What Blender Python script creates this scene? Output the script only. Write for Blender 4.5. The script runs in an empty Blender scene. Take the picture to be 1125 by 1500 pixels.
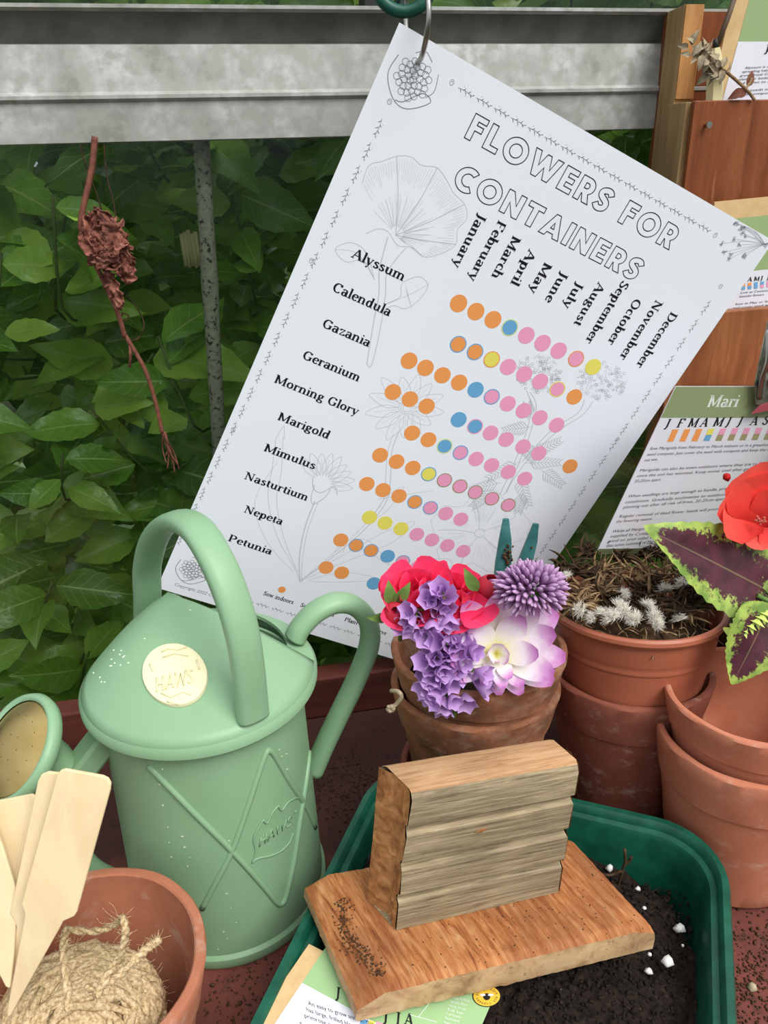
import bpy, math, random
from mathutils import Vector, Matrix
from mathutils.bvhtree import BVHTree
PI = math.pi
C = bpy.context.scene.collection
R = random.Random(7)
V = Vector

# ------------------------------------------------------------------ camera, sky, light, exposure
CAM_H = 334.0            # all lengths below are millimetres above the bench top
F_PX, PITCH, ROLL = 1170.0, math.radians(25), math.radians(1.5)
cam_d = bpy.data.cameras.new('camera')
cam = bpy.data.objects.new('camera', cam_d); C.objects.link(cam)
cam_d.sensor_fit = 'VERTICAL'; cam_d.sensor_height = 36.0
cam_d.lens = 36.0 * F_PX / 1500.0
cam_d.clip_start = 0.01; cam_d.clip_end = 50
cam.location = (0, 0, CAM_H * .001)
cam.rotation_euler = (Matrix.Rotation(PI/2 - PITCH, 4, 'X') @ Matrix.Rotation(-ROLL, 4, 'Z')).to_euler()
bpy.context.scene.camera = cam

w = bpy.data.worlds.new('sky'); bpy.context.scene.world = w; w.use_nodes = True
nt = w.node_tree; nt.nodes.clear()
wo = nt.nodes.new('ShaderNodeOutputWorld'); bg = nt.nodes.new('ShaderNodeBackground')
tc = nt.nodes.new('ShaderNodeTexCoord'); sx = nt.nodes.new('ShaderNodeSeparateXYZ'); cr_ = nt.nodes.new('ShaderNodeValToRGB')
mp = nt.nodes.new('ShaderNodeMapRange'); mp.inputs[1].default_value = -1; mp.inputs[2].default_value = 1
nt.links.new(tc.outputs['Generated'], sx.inputs[0]); nt.links.new(sx.outputs[2], mp.inputs[0]); nt.links.new(mp.outputs[0], cr_.inputs[0])
e = cr_.color_ramp.elements
e[0].position = 0.44; e[0].color = (.06, .07, .05, 1)
e[1].position = 0.56; e[1].color = (.46, .50, .54, 1)
n_ = e.new(1.0); n_.color = (1.0, 1.06, 1.14, 1)
nt.links.new(cr_.outputs[0], bg.inputs[0]); bg.inputs[1].default_value = 1.0
nt.links.new(bg.outputs[0], wo.inputs[0])

sd = bpy.data.lights.new('sun_light', 'SUN'); sun = bpy.data.objects.new('sun_light', sd); C.objects.link(sun)
sd.energy = 2.3; sd.angle = math.radians(34); sd.color = (1, .97, .92)
sun.rotation_euler = V((.52, -.62, 1.0)).to_track_quat('Z', 'Y').to_euler()

vs = bpy.context.scene.view_settings
vs.view_transform = 'Standard'; vs.look = 'None'; vs.gamma = 1; vs.use_curve_mapping = False; vs.exposure = 0.42

# ------------------------------------------------------------------ geometry of the view: a pixel of the photo on a real plane
_cr, _sr, _ct, _st = math.cos(ROLL), math.sin(ROLL), math.cos(PITCH), math.sin(PITCH)
EYE = V((0, 0, CAM_H))
def ray(x, y):
    a = (x - 562.5) / F_PX; b = -(y - 750) / F_PX
    a, b = a*_cr + b*_sr, -a*_sr + b*_cr
    return V((a, _ct + b*_st, -_st + b*_ct))
def onY(x, y, Y0, sl=0.0):                 # plane Y = Y0 + sl*X
    r = ray(x, y); return EYE + r * (Y0 / (r.y - sl*r.x))
def onZ(x, y, z):
    r = ray(x, y); return EYE + r * ((z - CAM_H) / r.z)
def onV(x, y, p0, d):                      # vertical plane through p0 along the direction d
    n = V((-d[1], d[0], 0)); r = ray(x, y)
    return EYE + r * (n.dot(V(p0) - EYE) / n.dot(r))
def onP(x, y, p0, n):
    n = V(n); r = ray(x, y); return EYE + r * (n.dot(V(p0) - EYE) / n.dot(r))

# ------------------------------------------------------------------ materials
def lin(c): return tuple(((v/255)/12.92 if v/255 <= .04045 else ((v/255+.055)/1.055)**2.4) for v in c) + (1,)
def nodes(name, rough=.6, spec=.5, metal=0.0):
    m = bpy.data.materials.new(name); m.use_nodes = True
    b = m.node_tree.nodes['Principled BSDF']
    b.inputs['Roughness'].default_value = rough; b.inputs['Metallic'].default_value = metal
    b.inputs['Specular IOR Level'].default_value = spec
    return m, m.node_tree, b
def N(t, ty, **kw):
    n = t.nodes.new(ty)
    for k, v in kw.items(): setattr(n, k, v)
    return n
def ramp(t, stops, fac):
    n = N(t, 'ShaderNodeValToRGB'); el = n.color_ramp.elements
    while len(el) < len(stops): el.new(.5)
    for q, (p, c) in zip(el, stops): q.position = p; q.color = lin(c)
    t.links.new(fac, n.inputs[0]); return n.outputs[0]
def noise(t, scale, detail=4, stretch=None, rot=0, rough=.55, dist=0):
    tc = N(t, 'ShaderNodeTexCoord'); n = N(t, 'ShaderNodeTexNoise')
    n.inputs['Scale'].default_value = scale; n.inputs['Detail'].default_value = detail
    n.inputs['Roughness'].default_value = rough; n.inputs['Distortion'].default_value = dist
    if stretch:
        m0 = N(t, 'ShaderNodeMapping'); m0.inputs['Rotation'].default_value = rot if isinstance(rot, tuple) else (0, 0, rot)
        m = N(t, 'ShaderNodeMapping'); m.inputs['Scale'].default_value = stretch
        t.links.new(tc.outputs['Object'], m0.inputs[0]); t.links.new(m0.outputs[0], m.inputs[0]); t.links.new(m.outputs[0], n.inputs[0])
    else: t.links.new(tc.outputs['Object'], n.inputs[0])
    return n.outputs[0]
def bump(t, b, h, strength=.3, dist=.0005):
    n = N(t, 'ShaderNodeBump'); n.inputs['Strength'].default_value = strength; n.inputs['Distance'].default_value = dist
    t.links.new(h, n.inputs['Height']); t.links.new(n.outputs[0], b.inputs['Normal'])
def mix(t, f, a, b, mode='MIX'):
    n = N(t, 'ShaderNodeMix', data_type='RGBA', blend_type=mode)
    for s, v in ((0, f), (6, a), (7, b)):
        if isinstance(v, (int, float)): n.inputs[s].default_value = v
        elif isinstance(v, tuple): n.inputs[s].default_value = lin(v)
        else: t.links.new(v, n.inputs[s])
    return n.outputs[2]
def math_(t, op, a, b=0.0, c=0.0):
    n = N(t, 'ShaderNodeMath', operation=op)
    for s, v in enumerate((a, b, c)):
        if isinstance(v, (int, float)): n.inputs[s].default_value = v
        else: t.links.new(v, n.inputs[s])
    return n.outputs[0]
def attr(t, name):
    n = N(t, 'ShaderNodeAttribute'); n.attribute_name = name; return n.outputs['Fac']
def flat(name, c, rough=.6, spec=.4, metal=0.0):
    m, t, b = nodes(name, rough, spec, metal); b.inputs['Base Color'].default_value = lin(c); return m
def mottled(name, stops, scale, rough=.6, spec=.4, bs=.2, detail=5, stretch=None, rot=0, metal=0.0, bd=.0005, bscale=None):
    m, t, b = nodes(name, rough, spec, metal)
    n = noise(t, scale, detail, stretch, rot)
    t.links.new(ramp(t, stops, n), b.inputs['Base Color'])
    if bs: bump(t, b, noise(t, bscale, 3) if bscale else n, bs, bd)
    return m
M = {}
M['paper'] = flat('poster paper', (236, 240, 246), .45)
M['ink'] = flat('black ink', (24, 24, 28), .5)
M['grey_ink'] = flat('pale grey ink', (196, 200, 206), .5)
M['mid_ink'] = flat('mid grey ink', (128, 132, 138), .5)
M['orange'] = flat('orange print', (238, 156, 86), .5); M['blue'] = flat('blue print', (106, 168, 210), .5)
M['pink'] = flat('pink print', (238, 160, 192), .5); M['yellow'] = flat('yellow print', (232, 222, 100), .5)
M['olive'] = flat('olive print', (160, 150, 110), .5); M['lime'] = flat('lime print', (214, 226, 150), .5)
M['can'] = mottled('sage green plastic', [(.3, (128, 164, 126)), (.7, (138, 174, 136))], 20, .42, .4, .03)
M['badge'] = flat('cream badge plastic', (232, 222, 180), .4)
M['brass'] = mottled('brushed brass', [(.35, (196, 166, 100)), (.7, (214, 186, 122))], 40, .3, .5, 0, stretch=(1, 1, 3), metal=1.0)
M['hole'] = flat('dark drilled hole', (40, 32, 20), .8)
M['splash'] = flat('dried lime splash', (214, 226, 196), .8)
M['steel'] = flat('bright steel wire', (170, 168, 160), .28, .5, 1.0)
M['green_plastic'] = flat('dark green plastic', (20, 80, 66), .4)
def alu():
    m, t, b = nodes('weathered aluminium', .55, .5, .15)
    n = noise(t, 42, 6); n2 = noise(t, 170, 6)
    c = ramp(t, [(.36, (138, 138, 130)), (.48, (172, 172, 166)), (.62, (192, 192, 188))], n)
    c2 = mix(t, ramp(t, [(.40, (0, 0, 0)), (.62, (255, 255, 255))], n2), c, (158, 158, 150))
    t.links.new(c2, b.inputs['Base Color']); bump(t, b, n2, .15, .0003); return m
M['alu'] = alu()
M['alu_dark'] = mottled('dark grey aluminium', [(.35, (88, 86, 78)), (.65, (110, 108, 100))], 60, .6, .4, .1)  # darker grey for the recessed face under the bar's top lip
def terracotta(name, a, b_, c, wear, wcol=(200, 180, 162)):
    m, t, b = nodes(name, .85, .2)
    n = noise(t, 24, 6, rough=.6); n2 = noise(t, 75, 8, (1, 1, 1.6), rough=.7); n3 = noise(t, 380, 3)
    col = ramp(t, [(.32, a), (.5, b_), (.68, c)], n)
    col = mix(t, ramp(t, [(.56 - wear*.12, (0, 0, 0)), (.80 - wear*.14, (200, 200, 200))], n2), col, wcol)
    t.links.new(col, b.inputs['Base Color']); bump(t, b, n3, .25, .0004); return m
M['clay'] = terracotta('terracotta', (158, 98, 72), (172, 110, 82), (184, 122, 94), .05)
M['clay_light'] = terracotta('orange terracotta', (172, 104, 76), (184, 114, 86), (192, 124, 96), .06)
M['clay_old'] = terracotta('old stained terracotta', (84, 58, 44), (146, 94, 66), (176, 116, 82), .55, (176, 150, 128))
M['clay_red'] = terracotta('dark red terracotta', (112, 62, 48), (130, 74, 58), (146, 88, 70), .12)
M['plastic_clay'] = mottled('terracotta plastic', [(.3, (160, 90, 64)), (.7, (172, 100, 74))], 40, .42, .4, .05)
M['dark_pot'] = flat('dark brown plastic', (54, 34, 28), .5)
def bench_mat():
    m, t, b = nodes('brick red painted wood', .7, .3)
    n = noise(t, 14, 6); n2 = noise(t, 130, 6, rough=.7)
    c = ramp(t, [(.3, (84, 46, 40)), (.5, (118, 62, 52)), (.72, (134, 76, 64))], n)
    c = mix(t, ramp(t, [(.55, (0, 0, 0)), (.68, (230, 230, 230))], n2), c, (48, 36, 32))
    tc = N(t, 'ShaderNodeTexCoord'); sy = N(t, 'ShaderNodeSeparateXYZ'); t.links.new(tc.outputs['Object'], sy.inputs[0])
    k = math_(t, 'ADD', math_(t, 'MULTIPLY', sy.outputs[1], 14.0), math_(t, 'MULTIPLY', noise(t, 30, 5), 1.3))   # shade at the back painted into the colour, along with some soil
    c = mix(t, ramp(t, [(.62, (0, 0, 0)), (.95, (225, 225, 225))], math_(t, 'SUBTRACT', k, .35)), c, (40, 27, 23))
    t.links.new(c, b.inputs['Base Color']); bump(t, b, n2, .3, .0005); return m
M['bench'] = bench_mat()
M['board'] = mottled('dark red stained board', [(.3, (66, 32, 26)), (.55, (92, 46, 36)), (.75, (112, 62, 48))], 30, .65, .3, .25, stretch=(.3, 1, 2))
M['tray'] = mottled('green seed tray plastic', [(.35, (8, 68, 52)), (.65, (20, 88, 68))], 90, .4, .45, .25, bd=.0004)
def wood(name, stops, scale, stretch, rot=0, rough=.75, bs=.5, speck=None):
    m, t, b = nodes(name, rough, .25)
    n = noise(t, scale, 8, stretch, rot, .65, .6); n2 = noise(t, scale*.35, 3)
    c = ramp(t, stops, n); c = mix(t, .35, c, ramp(t, [(.3, (120, 110, 100)), (.7, (255, 250, 240))], n2), 'MULTIPLY')
    if name.startswith('orange brown'):
        c = mix(t, ramp(t, [(.46, (0, 0, 0)), (.60, (190, 190, 190))], noise(t, 38, 5, (1.5, .8, 1), rot)), c, (116, 62, 34))
    if speck:
        c = mix(t, ramp(t, [(.60, (0, 0, 0)), (.70, (220, 220, 220))], noise(t, scale*2.6, 5, stretch, rot, .7)), c, speck)
    t.links.new(c, b.inputs['Base Color']); bump(t, b, n, bs, .0006); return m
M['board_wood'] = wood('orange brown offcut face', [(.30, (104, 58, 32)), (.44, (172, 106, 58)), (.58, (196, 138, 88)), (.76, (212, 168, 124))], 75, (7.0, .8, 1), -.50, speck=(112, 70, 44))
M['board_side'] = wood('pale offcut sawn edge', [(.30, (140, 104, 72)), (.5, (196, 160, 118)), (.72, (216, 186, 146))], 90, (1, 1, 1), 0, bs=.7, speck=(110, 84, 60))
M['block_face'] = wood('weathered grey decking', [(.30, (98, 84, 64)), (.45, (146, 130, 102)), (.60, (176, 158, 128)), (.78, (198, 180, 150))], 100, (.4, 6, 9), (0, 0, -.23), speck=(104, 90, 70))
M['block_top'] = wood('brown decking edge', [(.30, (150, 108, 72)), (.5, (188, 146, 106)), (.72, (204, 168, 130))], 90, (.5, 8.0, 6.0), -.23, speck=(120, 88, 60))
M['block_end'] = wood('rough sawn orange end grain', [(.30, (120, 74, 40)), (.5, (176, 120, 70)), (.72, (206, 156, 100))], 160, (1, 1, 1), 0, bs=1.0, speck=(92, 56, 34))
M['ply'] = wood('varnished plywood', [(.30, (132, 76, 44)), (.5, (152, 92, 56)), (.68, (170, 108, 68))], 45, (2.2, 2.2, .25), 0, .45, .15, speck=(188, 134, 90))
M['ply_dark'] = wood('red brown varnished plywood', [(.30, (108, 58, 32)), (.5, (134, 74, 42)), (.68, (150, 88, 54))], 45, (2.2, 2.2, .25), 0, .45, .15, speck=(166, 108, 70))
M['timber'] = wood('bare rack timber', [(.30, (146, 116, 76)), (.5, (172, 140, 96)), (.7, (188, 156, 112))], 60, (2.5, 2.5, .2), 0, .7, .25)
M['timber_edge'] = wood('orange timber edge', [(.30, (170, 112, 62)), (.5, (196, 140, 84)), (.7, (214, 162, 104))], 60, (2.5, 2.5, .2), 0, .7, .25, speck=(128, 78, 42))
M['kraft'] = mottled('kraft paper', [(.3, (204, 170, 120)), (.7, (216, 184, 136))], 200, .8, .2, .05)
M['sage'] = flat('sage green print', (150, 172, 120), .5)
M['sage2'] = flat('soft green print', (156, 190, 136), .5)
M['white_print'] = flat('white printed text', (232, 236, 228), .5)
M['card'] = flat('white card', (226, 226, 234), .35)
M['birch'] = wood('pale birch label', [(.3, (232, 206, 160)), (.6, (242, 220, 178)), (.8, (248, 230, 194))], 30, (3, 3, .3), 0, .6, .05)
M['compost'] = mottled('dark compost', [(.3, (22, 17, 14)), (.6, (42, 33, 27)), (.8, (66, 54, 44))], 420, .95, .15, .9, bd=.0012)
M['perlite'] = flat('white perlite', (226, 224, 216), .8)
def twine_mat():
    m, t, b = nodes('jute twine', .95, .1)
    n = noise(t, 900, 4); t.links.new(ramp(t, [(.3, (150, 124, 86)), (.5, (194, 168, 128)), (.7, (220, 198, 160))], n), b.inputs['Base Color'])
    bump(t, b, n, .8, .0006); return m
M['twine'] = twine_mat()
M['dry'] = mottled('dried brown plant', [(.3, (98, 74, 52)), (.55, (150, 122, 90)), (.75, (196, 168, 128))], 260, .9, .15, .3)
M['dry_dark'] = mottled('dark dried plant', [(.3, (42, 32, 23)), (.7, (84, 64, 45))], 260, .9, .15, .3)
M['fluff'] = flat('white seed fluff', (232, 226, 212), .9)
M['dead_leaf'] = mottled('dead red brown leaf', [(.3, (96, 56, 46)), (.55, (140, 88, 74)), (.75, (176, 124, 106))], 220, .8, .2, .6)
M['dead_stem'] = mottled('dead red vine stem', [(.3, (100, 54, 42)), (.7, (136, 86, 68))], 300, .7, .3, .3)
M['lav'] = mottled('dried grey flower', [(.3, (132, 116, 92)), (.7, (184, 170, 142))], 500, .9, .2, .3)
M['cane'] = mottled('grey weathered cane', [(.36, (60, 56, 48)), (.43, (160, 154, 136)), (.7, (182, 176, 158))], 420, .7, .3, .2)
M['teal'] = mottled('teal painted metal', [(.35, (34, 84, 84)), (.6, (58, 116, 114)), (.8, (84, 138, 130))], 90, .45, .4, .1)
M['soil'] = mottled('crusted soil', [(.3, (52, 36, 26)), (.7, (98, 72, 52))], 600, .95, .1, .9)
M['green_bit'] = mottled('fresh green sepal', [(.3, (72, 104, 48)), (.7, (120, 150, 74))], 200, .5, .3, .1)
M['pencil'] = flat('cream painted wood', (222, 208, 158), .5)
M['dark_wood'] = flat('dark brown wood', (92, 74, 56), .6)
M['dark_frame'] = flat('dark glazing strut', (34, 36, 34), .6)
def leaf_mat():
    m, t, b = nodes('laurel leaf', .30, .6)
    oi = N(t, 'ShaderNodeObjectInfo'); r = math_(t, 'FRACT', math_(t, 'ADD', oi.outputs['Random'], attr(t, 'r')))
    n = noise(t, 28, 3)
    f = math_(t, 'ADD', math_(t, 'MULTIPLY', r, .75), math_(t, 'MULTIPLY', n, .3))
    c = ramp(t, [(.10, (86, 128, 38)), (.45, (132, 178, 62)), (.80, (176, 210, 88)), (1.0, (212, 226, 112))], f)
    s = math_(t, 'ABSOLUTE', attr(t, 's')); tt = attr(t, 't')
    mid = math_(t, 'LESS_THAN', s, .05)
    vein = math_(t, 'MULTIPLY', math_(t, 'LESS_THAN', math_(t, 'FRACT', math_(t, 'SUBTRACT', math_(t, 'MULTIPLY', tt, 7.0), math_(t, 'MULTIPLY', s, 1.6))), .12), .30)
    c = mix(t, ramp(t, [(.35, (0, 0, 0)), (.7, (140, 140, 140))], noise(t, 90, 5)), c, (82, 122, 42))
    c = mix(t, math_(t, 'MAXIMUM', math_(t, 'MULTIPLY', mid, .8), vein), c, (190, 214, 126))
    bump(t, b, math_(t, 'MULTIPLY', noise(t, 140, 3), 1.0), .5, .0012)
    t.links.new(c, b.inputs['Base Color'])
    tr = N(t, 'ShaderNodeBsdfTranslucent'); t.links.new(c, tr.inputs[0]); ms = N(t, 'ShaderNodeMixShader'); ms.inputs[0].default_value = .22
    t.links.new(b.outputs[0], ms.inputs[1]); t.links.new(tr.outputs[0], ms.inputs[2]); t.links.new(ms.outputs[0], t.nodes['Material Output'].inputs[0])
    return m
M['leaf'] = leaf_mat()
M['twig'] = flat('hedge twig', (96, 112, 56), .7)
def coleus():
    m, t, b = nodes('coleus leaf', .5, .35)
    s = math_(t, 'ABSOLUTE', attr(t, 's')); tt = attr(t, 't'); n = noise(t, 300, 7, rough=.8); n2 = noise(t, 120, 3)
    edge = math_(t, 'MULTIPLY', math_(t, 'SUBTRACT', 1.0, s), 1.0)
    ends = math_(t, 'MINIMUM', math_(t, 'MULTIPLY', tt, 2.4), math_(t, 'MULTIPLY', math_(t, 'SUBTRACT', 1.0, tt), 4.2))
    d = math_(t, 'MINIMUM', edge, ends)
    d = math_(t, 'ADD', d, math_(t, 'MULTIPLY', math_(t, 'SUBTRACT', n, .5), 1.7))
    f = N(t, 'ShaderNodeMapRange'); f.inputs[1].default_value = .30; f.inputs[2].default_value = .40; t.links.new(d, f.inputs[0])
    green = ramp(t, [(.35, (104, 132, 56)), (.6, (158, 178, 82))], n2)
    pur = ramp(t, [(.35, (56, 24, 32)), (.65, (82, 34, 46))], n2)
    c = mix(t, f.outputs[0], green, pur)
    c = mix(t, math_(t, 'MULTIPLY', math_(t, 'LESS_THAN', s, .02), .4), c, (140, 130, 90))
    t.links.new(c, b.inputs['Base Color']); bump(t, b, n2, .3, .0008); return m
M['coleus'] = coleus()
M['lime_leaf'] = mottled('young yellow green leaf', [(.3, (176, 196, 84)), (.7, (206, 220, 122))], 200, .5, .3, .2)
def petal(name, stops, rough=.6, var=0.0, trans=.25, key='t'):
    m, t, b = nodes(name, rough, .25)
    f = attr(t, key)
    f = math_(t, 'ADD', f, math_(t, 'MULTIPLY', math_(t, 'SUBTRACT', noise(t, 260, 4), .5), .25))
    c = ramp(t, stops, f); t.links.new(c, b.inputs['Base Color'])
    tr = N(t, 'ShaderNodeBsdfTranslucent'); t.links.new(c, tr.inputs[0]); ms = N(t, 'ShaderNodeMixShader'); ms.inputs[0].default_value = trans
    t.links.new(b.outputs[0], ms.inputs[1]); t.links.new(tr.outputs[0], ms.inputs[2]); t.links.new(ms.outputs[0], t.nodes['Material Output'].inputs[0])
    return m
M['dahlia'] = petal('dahlia petal', [(.0, (214, 214, 80)), (.14, (244, 240, 150)), (.34, (252, 250, 232)), (.62, (250, 240, 246)), (.86, (220, 160, 212)), (1.0, (192, 112, 182))])
M['rose'] = petal('crimson pink petal', [(.0, (196, 20, 60)), (.5, (238, 40, 92)), (1.0, (248, 70, 112))])
M['red_bud'] = petal('deep red bud petal', [(.0, (130, 20, 34)), (.6, (186, 30, 52)), (1.0, (214, 60, 76))])
M['statice'] = petal('lilac floret', [(.0, (150, 112, 160)), (.45, (188, 142, 206)), (1.0, (212, 172, 228))])
M['chive'] = petal('mauve floret', [(.0, (128, 84, 134)), (.5, (184, 136, 184)), (1.0, (218, 182, 218))])
M['begonia'] = petal('coral red petal', [(.0, (196, 30, 30)), (.4, (240, 66, 58)), (1.0, (252, 96, 82))])
def glass():
    m = bpy.data.materials.new('window glass'); m.use_nodes = True; t = m.node_tree; t.nodes.clear()
    o = N(t, 'ShaderNodeOutputMaterial'); tr = N(t, 'ShaderNodeBsdfTransparent'); tr.inputs[0].default_value = (.90, .94, .91, 1)
    g = N(t, 'ShaderNodeBsdfGlossy'); g.inputs['Roughness'].default_value = .06; fr = N(t, 'ShaderNodeFresnel'); fr.inputs[0].default_value = 1.35
    ms = N(t, 'ShaderNodeMixShader'); t.links.new(fr.outputs[0], ms.inputs[0]); t.links.new(tr.outputs[0], ms.inputs[1]); t.links.new(g.outputs[0], ms.inputs[2])
    t.links.new(ms.outputs[0], o.inputs[0]); return m
M['glass'] = glass()
M['sleeve'] = M['glass'].copy(); M['sleeve'].name = 'clear plastic sleeve'; M['sleeve'].node_tree.nodes['Transparent BSDF'].inputs[0].default_value = (.95, .96, .95, 1)
M['ground'] = mottled('dark soil under the hedge', [(.3, (26, 30, 18)), (.7, (48, 50, 32))], 12, .95, .1, .3)

# ------------------------------------------------------------------ mesh builder (millimetres in, metres out)
class MB:
    def __init__(s): s.v = []; s.f = []; s.m = []; s.t = []; s.s = []; s.r = []
    def add(s, verts, faces, mat=0, t=None, ss=None, r=0.0):
        o = len(s.v); s.v += [tuple(p) for p in verts]; s.f += [tuple(i + o for i in f) for f in faces]
        s.m += [mat] * len(faces); n = len(verts)
        s.t += list(t) if t else [0.0]*n; s.s += list(ss) if ss else [0.0]*n; s.r += [r]*n; return o
    def build(s, name, mats, parent=None, base=None, smooth=True, bevel=0, **props):
        """base: world position (mm) of the object's origin; defaults to the parent thing's base"""
        if not isinstance(mats, (list, tuple)): mats = [mats]
        b = V(base) if base is not None else V((0, 0, 0))
        if parent is not None: b = BASE[parent.name]

        me = bpy.data.meshes.new(name)
        me.from_pydata([((p[0]-b.x)*.001, (p[1]-b.y)*.001, (p[2]-b.z)*.001) for p in s.v], [], s.f)
        for m in mats: me.materials.append(m)
        me.polygons.foreach_set('material_index', s.m)
        if smooth: me.polygons.foreach_set('use_smooth', [True]*len(s.f))
        for nm, arr in (('t', s.t), ('s', s.s), ('r', s.r)):
            if any(arr):
                a = me.attributes.new(nm, 'FLOAT', 'POINT'); a.data.foreach_set('value', arr)
        me.update()
        o = bpy.data.objects.new(name, me); C.objects.link(o)
        if parent is not None: o.parent = parent
        else: o.location = b * .001
        BASE[o.name] = b.copy()
        if smooth == 'auto':
            for p in me.polygons: p.use_smooth = True
            try: me.set_sharp_from_angle(angle=math.radians(38))
            except Exception: pass
        if bevel:
            bm = o.modifiers.new('bevel', 'BEVEL'); bm.width = bevel*.001; bm.segments = 2; bm.limit_method = 'ANGLE'
        for k, q in props.items(): o[k] = q
        return o
BASE = {}
def thing(name, base, label, cat, group=None):
    o = bpy.data.objects.new(name, None); C.objects.link(o); o.empty_display_size = .01
    o.location = V(base) * .001; BASE[o.name] = V(base)
    return tag(o, label, cat, group)
def tag(o, label, cat, group=None, kind=None):
    if label: o['label'] = label
    if cat: o['category'] = cat
    if group: o['group'] = group
    if kind: o['kind'] = kind
    return o
def copy_tree(o, loc, rot=None, label=None):
    c = o.copy(); C.objects.link(c); c.location = V(loc) * .001
    if rot is not None: c.rotation_euler = rot
    if label: c['label'] = label
    for ch in o.children:
        d = ch.copy(); C.objects.link(d); d.parent = c
        for g in ch.children:
            h = g.copy(); C.objects.link(h); h.parent = d
    return c

def crv(pts, n=6, closed=False):                         # Catmull-Rom through points
    P = [V(p) for p in pts]; out = []; m = len(P)
    rng = range(m if closed else m-1)
    for i in rng:
        if closed: a, b, c, d = P[(i-1) % m], P[i], P[(i+1) % m], P[(i+2) % m]
        else: a, b, c, d = P[max(i-1, 0)], P[i], P[i+1], P[min(i+2, m-1)]
        for k in range(n):
            t = k/n
            out.append(.5*((2*b) + (c-a)*t + (2*a-5*b+4*c-d)*t*t + (3*b-a-3*c+d)*t**3))
    if not closed: out.append(P[-1].copy())
    return out
def sweep(mb, pts, sec, hint=None, mat=0, closed=False, cap=True, radii=None, r=0.0):
    """sec: list of (a,b) section points or (radius, n); hint: section's a axis direction"""
    if isinstance(sec[0], (int, float)):
        rr, n = sec; sec = [(rr*math.cos(2*PI*i/n), rr*math.sin(2*PI*i/n)) for i in range(n)]
    n = len(sec); m = len(pts); verts = []; tv = []
    a = None
    for i, p in enumerate(pts):
        if closed: d = pts[(i+1) % m] - pts[i-1]
        else: d = pts[min(i+1, m-1)] - pts[max(i-1, 0)]
        if d.length < 1e-9: d = V((0, 0, 1))
        d.normalize()
        if hint is not None:
            h = hint[i] if isinstance(hint, list) else V(hint)
            a = h - d*h.dot(d)
        else:
            if a is None:
                h = V((0, 0, 1)) if abs(d.z) < .9 else V((1, 0, 0)); a = h - d*h.dot(d)
            else: a = a - d*a.dot(d)
        a.normalize(); b = d.cross(a)
        k = radii[i] if radii else 1.0
        verts += [p + a*(q[0]*k) + b*(q[1]*k) for q in sec]; tv += [i/max(1, m-1)]*n
    faces = []
    for i in range(m if closed else m-1):
        j = (i+1) % m
        for k in range(n):
            l = (k+1) % n; faces.append((i*n+k, i*n+l, j*n+l, j*n+k))
    if cap and not closed:
        faces.append(tuple(range(n-1, -1, -1))); faces.append(tuple((m-1)*n+k for k in range(n)))
    mb.add(verts, faces, mat, t=tv, r=r)
def tube(mb, pts, r, n=6, mat=0, radii=None, closed=False, rr=0.0): sweep(mb, [V(p) for p in pts], (r, n), None, mat, closed, True, radii, rr)
def lathe(mb, prof, c, n=64, mat=0, tilt=None, sx=1, sy=1, wob=0, seed=0, close=False):
    """prof: (radius, z); tilt = (pivot z, angle about X)"""
    rnd = random.Random(seed); ph = [rnd.uniform(0, 6.28) for _ in range(4)]
    verts = []
    for (r, z) in prof:
        for i in range(n):
            a = 2*PI*i/n
            q = 1 + wob*(math.sin(2*a+ph[0]) + .6*math.sin(5*a+ph[1]) + .5*math.sin(9*a+ph[2]+z))/max(r, 1)
            p = V((r*q*math.cos(a)*sx, r*q*math.sin(a)*sy, z))
            if tilt:
                p.z -= tilt[0]; p = Matrix.Rotation(tilt[1], 3, 'X') @ p; p.z += tilt[0]
            verts.append(p + V(c))
    faces = []; m = len(prof)
    for j in range(m-1):
        for i in range(n):
            k = (i+1) % n; faces.append((j*n+i, j*n+k, (j+1)*n+k, (j+1)*n+i))
    faces.append(tuple(range(n-1, -1, -1))) if prof[0][0] > 0 else None
    faces.append(tuple((m-1)*n+i for i in range(n)))
    mb.add(verts, faces, mat)
def box8(mb, b4, t4, mat=0):                             # bottom quad, top quad
    mb.add(list(b4)+list(t4), [(3, 2, 1, 0), (4, 5, 6, 7), (0, 1, 5, 4), (1, 2, 6, 5), (2, 3, 7, 6), (3, 0, 4, 7)], mat)
def slab(mb, poly, off, mat=0):                          # polygon extruded by a vector (cap, cap, sides)
    n = len(poly); q = [V(p) for p in poly]; off = V(off)
    mb.add(q + [p+off for p in q], [tuple(range(n)), tuple(range(2*n-1, n-1, -1))] + [(i, n+i, n+(i+1) % n, (i+1) % n) for i in range(n)], mat)
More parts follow.
